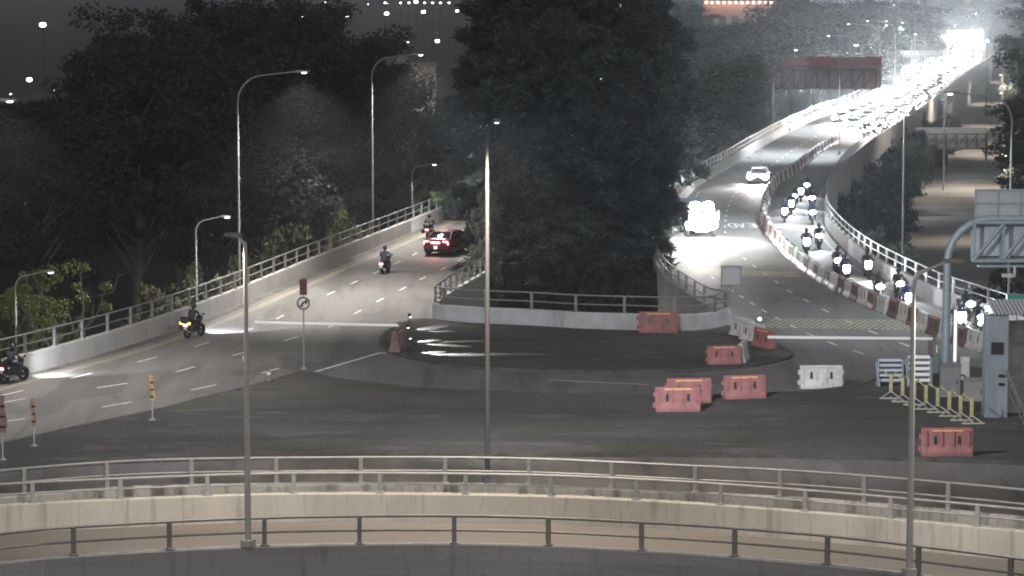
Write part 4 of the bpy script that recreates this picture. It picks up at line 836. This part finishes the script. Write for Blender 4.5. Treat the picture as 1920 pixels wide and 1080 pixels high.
# ------------------------------------------------------------------ motorcycles and riders (forward is +Y)
def bike_proto(kind, light):
    """kind: scooter or roadster; light: 'front' glows towards the camera, 'rear' shows the tail light"""
    root = empty('motorcycle'); paint = mat('bike_paint_'+kind, (.05, .055, .07) if kind == 'roadster' else (.07, .03, .035), .35)
    for y in (-.62, .64):
        w = MB(); w.disc((0, y, .30), (1, 0, 0), .20, .30, .12, 22); t = w.build('tyre', M_RUB, None)
        wl = MB(); wl.disc((0, y, .30), (1, 0, 0), .03, .05, .14, 10)
        for k in range(6): a = k*math.pi/3; wl.tube([(0, y, .30), (0, y+.21*math.cos(a), .30+.21*math.sin(a))], .014, 5)
        wl.disc((0, y, .30), (1, 0, 0), .19, .215, .06, 20); wo_ = wl.build('wheel', M_DARKM, root); t.parent = wo_
    b = MB()
    def ring(y, w, z0, z1): return [(-w*.7, y, z0), (-w, y, (z0+z1)/2), (-w*.6, y, z1), (w*.6, y, z1), (w, y, (z0+z1)/2), (w*.7, y, z0)]
    b.loft([ring(-.78, .07, .60, .70), ring(-.55, .13, .48, .72), ring(-.2, .14, .34, .70), ring(.1, .15, .30, .86 if kind == 'roadster' else .62), ring(.32, .13, .42, .90 if kind == 'roadster' else .80), ring(.5, .08, .62, .86)])
    if kind == 'scooter': b.loft([[(-.24, .36, .30), (-.20, .44, .30), (.20, .44, .30), (.24, .36, .30)], [(-.27, .38, .62), (-.2, .48, .62), (.2, .48, .62), (.27, .38, .62)], [(-.16, .40, .95), (-.1, .50, .95), (.1, .50, .95), (.16, .40, .95)]])
    b.build('body', paint, root)
    s = MB(); s.loft([ring(-.72, .11, .72, .80), ring(-.4, .15, .70, .80), ring(-.1, .13, .69, .78), ring(.08, .08, .70, .76)]); s.build('seat', M_BLACK, root)
    f = MB()
    for sx in (-1, 1): f.tube([(sx*.10, .64, .30), (sx*.10, .44, .92)], .026, 7)
    f.build('fork', M_DARKM, root); h = MB(); h.tube([(-.34, .26, 1.0), (-.22, .36, .98), (0, .42, .95), (.22, .36, .98), (.34, .26, 1.0)], .018, 6); h.build('handlebar', M_DARKM, root)
    for sx in (-1, 1):
        m = MB(); m.tube([(sx*.22, .36, .98), (sx*.30, .40, 1.14)], .009, 5); m.rbox((sx*.33, .40, 1.17), (.14, .03, .09), .02); m.build('mirror', M_BLACK, root)
    m = MB(); m.disc((0, .66, .32), (1, 0, 0), .30, .335, .13, 16); m.build('mudguard', paint, root)
    m = MB(); m.tube([(.13, .1, .28), (.15, -.3, .27), (.16, -.75, .36)], [.03, .05, .055], 8); m.build('exhaust', M_STEEL, root)
    fr_ = MB(); fr_.rbox((0, .50, .93), (.34, .14, .30), .05); fr_.build('front_cowl', paint, root)
    hl = MB()
    if light == 'front' and kind == 'scooter': hl.rbox((0, .57, .90), (.42, .10, .38), .10); hl.ball((0, .60, .68), .13, 10, 6, (1.2, .4, .8))  # lamp glare and lit leg shield put into one oversized glowing shape
    else: hl.ball((0, .57, .92), .20 if light == 'front' else .09, 14, 8, (1.25, .35, .75))
    hl.build('headlight', M_MOTOL if light == 'front' else M_WPL, root)
    tl = MB(); tl.rbox((0, -.82, .68), (.26 if light == 'rear' else .18, .06, .13), .02); tl.build('tail_light', M_TAIL if light == 'rear' else M_RED, root)
    pl = MB(); pl.box((0, -.84, .50), (.17, .015, .13)); pl.build('number_plate', M_WPL, root)
    return root
def top_box(root, y=-.78, z=.98, s=1.0):
    m = MB(); m.rbox((0, y, z), (.42*s, .34*s, .30*s), .05); m.box((0, y+.05, z-.17), (.2, .25, .05)); return m.build('top_box', M_BLACK, root)
def side_cases(root):
    for sx in (-1, 1): m = MB(); m.rbox((sx*.33, -.55, .58), (.2, .48, .36), .05); m.build('side_case', M_BLACK, root)
def rider_proto(kind):
    """one continuous skinned body in riding pose"""
    lean = .12 if kind != 'lean' else .26
    V = {'pelvis': ((0, -.28, .88), .15), 'waist': ((0, -.26+lean*.2, 1.04), .145), 'chest': ((0, -.22+lean*.7, 1.25), .175), 'neckb': ((0, -.18+lean, 1.42), .085), 'neck': ((0, -.16+lean, 1.49), .06), 'head': ((0, -.13+lean, 1.61), .095), 'crown': ((0, -.13+lean, 1.68), .07)}
    E = [('pelvis', 'waist'), ('waist', 'chest'), ('chest', 'neckb'), ('neckb', 'neck'), ('neck', 'head'), ('head', 'crown')]
    for s, n in ((-1, 'l'), (1, 'r')):
        V['sh'+n] = ((s*.20, -.19+lean, 1.37), .075); V['el'+n] = ((s*.33, .00+lean*.3, 1.14), .052); V['wr'+n] = ((s*.30, .24, 1.03), .036); V['ha'+n] = ((s*.29, .30, 1.03), .036)
        V['hi'+n] = ((s*.11, -.24, .86), .105); V['kn'+n] = ((s*.23, .16, .80), .075); V['an'+n] = ((s*.20, .02, .36), .048); V['to'+n] = ((s*.21, .18, .33), .042)
        E += [('chest', 'sh'+n), ('sh'+n, 'el'+n), ('el'+n, 'wr'+n), ('wr'+n, 'ha'+n), ('pelvis', 'hi'+n), ('hi'+n, 'kn'+n), ('kn'+n, 'an'+n), ('an'+n, 'to'+n)]
        for k in range(4):
            V['f%d%s' % (k, n)] = ((s*(.255+.024*k), .345-.004*k, 1.035), .010); V['g%d%s' % (k, n)] = ((s*(.255+.024*k), .375-.006*k, 1.00), .009); V['h%d%s' % (k, n)] = ((s*(.255+.024*k), .355, .975), .008)
            E += [('ha'+n, 'f%d%s' % (k, n)), ('f%d%s' % (k, n), 'g%d%s' % (k, n)), ('g%d%s' % (k, n), 'h%d%s' % (k, n))]
        V['t'+n] = ((s*.235, .30, 1.0), .012); V['u'+n] = ((s*.23, .335, .985), .010); E += [('ha'+n, 't'+n), ('t'+n, 'u'+n)]
    keys = list(V); me = bpy.data.meshes.new('person'); me.from_pydata([V[k][0] for k in keys], [(keys.index(a), keys.index(b)) for a, b in E], [])
    o = bpy.data.objects.new('person', me); COL.objects.link(o); md = o.modifiers.new('s', 'SKIN')
    for i, k in enumerate(keys): me.skin_vertices[0].data[i].radius = (V[k][1], V[k][1]); me.skin_vertices[0].data[i].use_root = (k == 'pelvis')
    md.use_smooth_shade = True; sb = o.modifiers.new('b', 'SUBSURF'); sb.levels = 1; sb.render_levels = 1
    dg = bpy.context.evaluated_depsgraph_get(); nm = bpy.data.meshes.new_from_object(o.evaluated_get(dg)); o.modifiers.clear(); o.data = nm
    nm.materials.clear(); nm.materials.append({'dark': mat('dark_jacket', (.022, .024, .03), .8, var=.2, vscale=4), 'blue': mat('blue_jacket', (.03, .035, .10), .8, var=.2, vscale=4), 'lean': mat('grey_jacket', (.05, .05, .055), .8, var=.2, vscale=4)}[kind])
    for p in nm.polygons: p.use_smooth = True
    hm = MB(); hm.ball((0, -.125+lean, 1.62), .15, 14, 10, (.92, 1.08, 1.05)); hp = hm.build('helmet', mat('helmet_'+kind, {'dark': (.03, .03, .03), 'blue': (.10, .10, .13), 'lean': (.05, .045, .045)}[kind], .25), o)
    vs = MB(); vs.ball((0, -.075+lean, 1.62), .125, 14, 8, (.92, 1, .5)); vs.build('visor', M_GLASS, hp)
    return o
BP = {(k, l): bike_proto(k, l) for k in ('roadster', 'scooter') for l in ('front', 'rear')}
top_box(BP[('scooter', 'front')], s=.8)
RP = {k: rider_proto(k) for k in ('dark', 'blue', 'lean')}
usedv = set()
def inst(pr):
    if pr.name in usedv: return copy_tree(pr)
    usedv.add(pr.name); return pr
def rider(x, y, rz, kind, light, jacket, lb, lp, group, power=0, hlight=None, up=0.0):
    b = P(x, y); o = inst(BP[(kind, light)]); o.location = (b.x, b.y, 0.004); o.rotation_euler = (0, 0, rz); tag(o, lb, 'motorcycle', group)
    r = inst(RP[jacket]); r.location = (b.x, b.y, .004); r.rotation_euler = (0, 0, rz); r.name = 'person'; tag(r, lp, 'person', 'riders of '+group)
    if power: spot(o, (0, .72, .92), power, HEADC, 75, .7, .1, (0, 1, -.17))
    return o
# left road, riding away
GLR = 'motorcycles on the left road'
L_ = -math.atan(.30)
o1 = rider(26, 716, R(-32), 'roadster', 'rear', 'dark', 'black motorcycle cut by the left edge, its beam lighting the road ahead', 'rider in black on the motorcycle at the left edge', GLR, 1500)
o2 = rider(364, 632, R(-26), 'roadster', 'rear', 'dark', 'touring motorcycle with orange tail lights and side cases by the left parapet', 'rider in black on the touring motorcycle with orange lights', GLR, 160)
for o_ in (o1, o2): top_box(o_, -.80, .96, 1.1); side_cases(o_)
m = MB()
for sx in (-1, 1): m.rbox((sx*.2, -.86, .80), (.26, .05, .12), .03)
m.build('wide_tail_light', M_TAILO, o2)
rider(722, 513, R(-15), 'scooter', 'rear', 'dark', 'small scooter with glowing red tail light in the middle of the left road', 'rider in dark jacket on the scooter with the red tail light', GLR, 60)
rider(805, 447, R(-11), 'roadster', 'rear', 'dark', 'farthest motorcycle ahead and left of the red car', 'farthest rider ahead of the red car, in dark clothes', GLR, 60)
# motorcycle lane, riding towards the camera
GM = 'motorcycles in the queue lane'
MQ = [(1502, 377, 'scooter', 'lean', 'topmost scooter of the queue lane, warm light', 'rider of the topmost scooter in the queue lane'), (1523, 391, 'roadster', 'dark', 'motorcycle by the right parapet near the top of the lane, small light', 'dark rider by the right parapet near the top of the lane'),
      (1484, 401, 'scooter', 'blue', 'scooter hugging the chain with a big round light, upper one', 'blue jacketed rider of the upper scooter hugging the chain'), (1471, 416, 'scooter', 'blue', 'scooter hugging the chain with a big light, lower one', 'rider of the lower scooter hugging the chain'), (1523, 420, 'roadster', 'blue', 'motorcycle right in the bend with a second small lamp', 'blue jacketed rider right in the bend'),
      (1535, 466, 'roadster', 'dark', 'motorcycle on the right of the abreast pair in the bright patch', 'rider on the right of the abreast pair'), (1511, 476, 'scooter', 'lean', 'scooter on the left of the abreast pair, big yellowish light', 'rider on the left of the abreast pair'),
      (1569, 514, 'roadster', 'lean', 'motorcycle with small light just behind the first white lit one at the chain', 'helmeted rider just behind at the chain'), (1584, 529, 'scooter', 'blue', 'scooter by the chain at the first yellow band', 'rider in blue by the chain at the first yellow band'), (1625, 521, 'scooter', 'dark', 'scooter with tall white front riding mid lane above the yellow band', 'rider mid lane above the yellow band'),
      (1646, 566, 'roadster', 'lean', 'motorcycle close to the chain below the yellow band', 'rider with rounded back close to the chain below the yellow band'), (1684, 560, 'roadster', 'dark', 'motorcycle with wide flaring light left of the pole arm', 'rider with wide flaring light near the pole'), (1699, 585, 'scooter', 'blue', 'scooter right of the near pole with slanted square light', 'rider in blue right of the near pole'),
      (1797, 622, 'scooter', 'blue', 'scooter just right of the gantry column behind the barriers', 'rider just right of the gantry column'), (1834, 626, 'roadster', 'dark', 'motorcycle before the booth roof with three stacked lights', 'rider before the booth roof'), (1813, 600, 'roadster', 'dark', 'motorcycle half hidden between the two by the gantry', 'rider half hidden between the two by the gantry'),
      (1513, 366, 'roadster', 'dark', 'small distant motorcycle at the very top of the visible queue lane', 'rider at the very top of the visible queue lane'), (1490, 388, 'roadster', 'dark', 'motorcycle tucked between the chain and the topmost scooter', 'dark rider tucked between the chain and the topmost scooter')]
for i, (x, y, k, j, lb, lp) in enumerate(MQ):
    b = P(x, y); ip = min(range(len(RR)), key=lambda n_: abs(RR[n_].y-b.y)); t = RR[max(0, ip-2)]-RR[min(len(RR)-1, ip+2)]
    rz = math.atan2(t.y, t.x)-math.pi/2
    rz = rz*.6+(math.pi if rz > 0 else -math.pi)*.4 if False else rz
    o = rider(x, y, rz, k, 'front', j, lb, lp, GM, 200)
    if i in (13, 14, 12): m = MB(); m.ball((0, .62, .62), .17, 10, 6, (1.3, .3, .7)); m.build('fog_lamp', M_MOTOL, o)
# ------------------------------------------------------------------ cars (forward +Y)
def car_proto(paint, light, name='car'):
    root = empty(name); 
    st = [(-2.25, .70, .40, .82), (-2.17, .80, .28, .98), (-1.7, .87, .22, 1.02), (-.9, .90, .2, 1.0), (.3, .90, .2, .97), (1.1, .89, .2, .93), (1.7, .87, .22, .84), (2.1, .80, .26, .72), (2.25, .68, .34, .62)]
    def ring(y, w, z0, z1):
        pts = [(w*.90, z0), (w, z0+.16), (w*1.0, (z0+z1)/2+.05), (w*.95, z1-.09), (w*.86, z1-.01), (w*.45, z1+.02)]
        return [(x, y, z) for x, z in pts]+[(-x, y, z) for x, z in reversed(pts)]
    b = MB(); b.loft([ring(*s_) for s_ in st]); b.build('body', paint, root)
    g_ = MB()
    cr = [(-1.80, .74, 1.00, .70), (-1.05, .76, 1.38, .60), (-.3, .77, 1.44, .60), (.30, .76, 1.40, .60), (1.05, .74, .95, .70)]
    def cring(y, wb, zt, wt): return [(wb, y, .92), (wb, y, .98), ((wb+wt)/2+.02, y, max(.99, zt-.2)), (wt, y, zt-.02), (0, y, zt), (-wt, y, zt-.02), (-(wb+wt)/2-.02, y, max(.99, zt-.2)), (-wb, y, .98), (-wb, y, .92)]
    g_.loft([cring(*c_) for c_ in cr]); g_.build('windows', M_GLASS, root)
    r = MB(); r.loft([[(-.55, y, z), (-.60, y, z-.045), (.60, y, z-.045), (.55, y, z), (0, y, z+.02)] for (y, z) in ((-1.12, 1.385), (-.7, 1.435), (-.3, 1.46), (.1, 1.44), (.36, 1.405))]); r.build('roof', paint, root)
    p = MB()
    for sx in (-1, 1):
        p = MB(); p.tube([(sx*.74, 1.05, .97), (sx*.60, .32, 1.40)], .035, 6); p.tube([(sx*.77, -.35, .98), (sx*.61, -.32, 1.43)], .03, 6); p.tube([(sx*.75, -1.75, 1.0), (sx*.60, -1.08, 1.38)], .055, 6); p.tube([(sx*.60, .33, 1.40), (sx*.61, -.3, 1.43), (sx*.60, -1.08, 1.385)], .03, 6); p.build('pillar', paint, root)
    for sx in (-1, 1):
        for y in (-1.38, 1.36):
            w = MB(); w.disc((sx*.80, y, .32), (1, 0, 0), .20, .32, .22, 22); t = w.build('tyre', M_RUB, None); w = MB(); w.disc((sx*.82, y, .32), (1, 0, 0), .0, .21, .17, 18); wh = w.build('wheel', M_STEEL, root); t.parent = wh
        m = MB(); m.disc((sx*.86, -1.38, .34), (1, 0, 0), .325, .37, .10, 20); m.disc((sx*.86, 1.36, .34), (1, 0, 0), .325, .37, .10, 20); m.build('wheel_arch', M_BLACK, root)
        m = MB(); m.rbox((sx*.96, .72, 1.0), (.2, .12, .13), .04); m.tube([(sx*.85, .74, .96), (sx*.93, .72, .98)], .02, 5); m.build('mirror', paint, root)
        m = MB(); m.ball((sx*.60, 2.16, .70), .31 if light == 'front' else .13, 12, 8, (1.2, .4, .75)); m.build('headlight', M_HEADL if light == 'front' else M_WPL, root)  # front lenses enlarged, headlight glare built into their size
        m = MB(); m.rbox((sx*.60, -2.20, .86), (.38, .09, .13), .03); m.rbox((sx*.72, -2.17, .74), (.2, .1, .16), .03); m.build('tail_light', M_TAIL if light == 'rear' else M_RED, root)
    m = MB(); m.box((0, 2.25, .5), (.9, .04, .16)); m.build('grille', M_BLACK, root)
    m = MB(); m.box((0, 2.28, .4), (.5, .02, .11)); m.build('front_plate', M_WPL, root); m = MB(); m.box((0, -2.27, .70), (.5, .02, .12)); m.build('rear_plate', M_WPL, root)
    m = MB(); m.rbox((0, -2.22, .36), (1.5, .12, .2), .04); m.build('bumper', M_BLACK, root); m = MB(); m.rbox((0, 2.2, .30), (1.5, .12, .14), .04); m.build('bumper', M_BLACK, root)
    return root
def lorry_proto():
    root = empty('lorry'); pt = mat('lorry_cab_paint', (.05, .06, .10), .4)
    c = MB(); c.loft([[(-1.0, y, z0), (-1.05, y, z0+.4), (-1.0, y, z1-.15), (-.85, y, z1), (.85, y, z1), (1.0, y, z1-.15), (1.05, y, z0+.4), (1.0, y, z0)] for (y, z0, z1) in ((.8, .5, 2.3), (2.2, .5, 2.3), (2.55, .55, 1.9), (2.7, .6, 1.3))], False); c.build('cab', pt, root)
    w = MB(); w.box((0, 2.50, 1.75), (1.75, .12, .62), M=Matrix.Rotation(R(-20), 3, 'X')); w.build('windscreen', M_GLASS, root)
    b = MB(); b.rbox((0, -1.5, 1.6), (2.15, 4.0, 1.6), .05); b.build('cargo_box', mat('cargo_grey', (.07, .08, .10), .6), root); m = MB(); m.rbox((0, -1.2, .7), (1.6, 4.6, .25), .03); m.build('chassis', M_DARKM, root)
    for sx in (-1, 1):
        for y in (-2.2, 1.8): m = MB(); m.disc((sx*.95, y, .45), (1, 0, 0), .12, .45, .28, 22); m.build('wheel', M_RUB, root)
        m = MB(); m.ball((sx*.72, 2.68, .95), .36, 14, 9, (1.2, .4, .9)); m.build('headlight', M_HEADL, root); m = MB(); m.ball((sx*.45, 2.62, 2.32), .30, 12, 8, (1.3, .4, .9)); m.build('roof_glare', M_HEADL, root)  # oversized headlights and added roof blobs carry the glare
        m = MB(); m.ball((sx*.85, 2.70, 1.50), .30, 12, 8, (1.2, .4, 1.0)); m.ball((sx*.28, 2.78, .72), .26, 12, 8, (1.2, .4, .9)); m.build('front_glare', M_HEADL, root)  # extra glowing blobs, no real lamps, spread the headlight glare
        m = MB(); m.rbox((sx*1.25, 2.4, 1.8), (.2, .1, .4), .03); m.build('mirror', M_BLACK, root)
    m = MB()
    for k in range(4): m.rbox((-.7+k*.45, 2.0, 2.42), (.2, .2, .16), .03)
    m.build('roof_markers', mat('bluish_boxes', (.16, .18, .40), .5), root)
    return root
PR_RED = mat('red_paint', (.20, .03, .038), .35); PR_W = mat('white_paint', (.72, .72, .74), .3); PR_S = mat('silver_paint', (.42, .43, .45), .3, .4); PR_D = mat('beige_paint', (.40, .38, .34), .3)
rc = car_proto(PR_RED, 'rear'); b = P(843, 474); rc.scale = (1.12, 1.1, 1.1); rc.location = (b.x, b.y, .004); rc.rotation_euler = (0, 0, R(-21)); tag(rc, 'dark red saloon with bright tail lights driving away on the left road', 'car')
m = MB(); m.ball((.02, -1.60, 1.13), .14, 12, 8, (1, .5, .9)); m.build('high_brake_light', mat('brake_glow', (1, .8, .8), .5, emit=6, ecol=(1, .82, .84)), rc); m = MB(); m.box((0, -2.30, .82), (.62, .02, .13)); m.build('plate_light', mat('plate_glow', (1, .5, .5), .5, emit=3, ecol=(1, .45, .5)), rc)
m = MB(); m.box((.02, -2.31, .52), (.2, .02, .16)); m.build('lower_light', bpy.data.materials['plate_glow'], rc)
spot(rc, (0, 2.45, .66), 2600, HEADC, 80, .6, .15, (0, 1, -.12)); spot(rc, (0, -2.45, .8), 50, (1, .2, .2), 120, .6, .2, (0, -1, -.3))
CF = [car_proto(PR_W, 'front'), car_proto(PR_S, 'front'), car_proto(PR_D, 'front')]
def place_car(pr, loc, rz, label, group, power=900, dirv=(0, 1, -.10), name='car'):
    o = inst(pr); o.location = loc; o.rotation_euler = (0, 0, rz); tag(o, label, 'car' if name == 'car' else 'lorry', group)
    if power: spot(o, (0, 2.9, .75), power, (1, .97, .93), 85, .8, .25, dirv)
    return o
def lane_at(u, k):    # a point on the right road, k metres index, u across
    a = RL[min(k, len(RL)-1)]; n_ = min(range(max(0, k-60), min(len(RR), k+60)), key=lambda j: abs(RR[j].y-a.y)); bb = RR[n_]; return a.lerp(bb, u)
b = P(1423, 343); place_car(CF[0], (b.x, b.y, .004), R(180-8), 'white car with both headlights on, alone before the glare of the lorry', None, 4000)
lo_ = lorry_proto(); b = P(1314, 436); lo_.location = (b.x-.35, b.y-2, .004); lo_.rotation_euler = (0, 0, R(180+2)); tag(lo_, 'lorry with blinding headlights emerging at the right edge of the central trees', 'lorry')
spot(lo_, (0, 3.05, .95), 5500, (1, .98, .95), 110, .9, .3, (0, 1, -.35))
# the queue: k is the index along the left parapet line (2 m each)
def heading(k): t = RL[max(0, k-3)]-RL[min(len(RL)-1, k+3)]; return math.atan2(t.y, t.x)-math.pi/2
ks = []
rq = random.Random(3)
for k in range(106, 178, 4): 
    for u in (.34, .56, .78): ks.append((k+rq.randint(-1, 1), u+rq.uniform(-.03, .03)))
for k in range(180, 470, 6):
    for u in (.3, .7): ks.append((k+rq.randint(-2, 2), u+rq.uniform(-.06, .06)))
for i, (k, u) in enumerate(ks):
    if k > len(RL)-3: continue
    if k < 112 and u < .5: continue
    p = lane_at(u, k); pr = CF[i % 3]
    pos = ('by the left parapet' if u < .46 else ('by the right parapet' if u > .66 else 'in the middle')); rw = (k-100)//5 if k < 178 else (k-170)//8
    lbn = '%s car of the glaring headlight queue %s, counted from the front' % (nth(i+1), pos) if k < 178 else 'tiny %s car of the farthest queue %s, counted from the front' % (nth(i-53), pos)
    place_car(pr, (p.x, p.y, .004), heading(k), lbn, 'headlight queue on the right road' if k < 178 else 'farthest cars of the queue', (5500 if (k < 150 and i % 2 == 0) else (700 if i % 4 == 0 else 0)), (0, 1, -.09))
for i in range(14):      # more riders where their lane runs into the glare
    k = 93+i*1.6; u = (.80, .93)[i % 2]+rq.uniform(-.03, .03); p = lane_at(u, int(k)); pr_ = inst(BP[('scooter', 'front') if i % 3 else ('roadster', 'front')]); pr_.location = (p.x, p.y, .004); pr_.rotation_euler = (0, 0, heading(int(k)))
    tag(pr_, '%s motorcycle of the pack running out of the far glare, counted from the front' % nth(i+1), 'motorcycle', 'far pack of motorcycles'); r_ = inst(RP[('dark', 'blue', 'lean')[i % 3]]); r_.location = pr_.location; r_.rotation_euler = pr_.rotation_euler; r_.name = 'person'
    tag(r_, 'rider on the %s motorcycle of the pack running out of the far glare' % nth(i+1), 'person', 'riders of the far pack')
    if i % 2 == 0: spot(pr_, (0, .72, .92), 1800, (1, .97, .93), 75, .7, .1, (0, 1, -.12))
# ------------------------------------------------------------------ night haze
hz = MB(); hz.box((0, 3740, 18), (7200, 8600, 52))
ho = hz.build('haze', bpy.data.materials.new('haze_air')); ho['kind'] = 'stuff'; hm_ = ho.data.materials[0]; hm_.use_nodes = True; nt = hm_.node_tree
for n_ in list(nt.nodes):
    if n_.type == 'BSDF_PRINCIPLED': nt.nodes.remove(n_)
pv = nt.nodes.new('ShaderNodeVolumePrincipled'); pv.inputs['Density'].default_value = .00042; pv.inputs['Color'].default_value = (.80, .90, 1, 1); pv.inputs['Anisotropy'].default_value = .5
nt.links.new(pv.outputs[0], [n_ for n_ in nt.nodes if n_.type == 'OUTPUT_MATERIAL'][0].inputs['Volume'])
# prototypes that were never placed
def drop(o):
    for ch in list(o.children): drop(ch)
    bpy.data.objects.remove(o)
for lst, us in ((list(BP.values())+list(RP.values())+CF, usedv), ([BR, BD, BWH], usedb), ([v for l in PR.values() for v in l], used)):
    for o in lst:
        if not o.get('label'): drop(o)
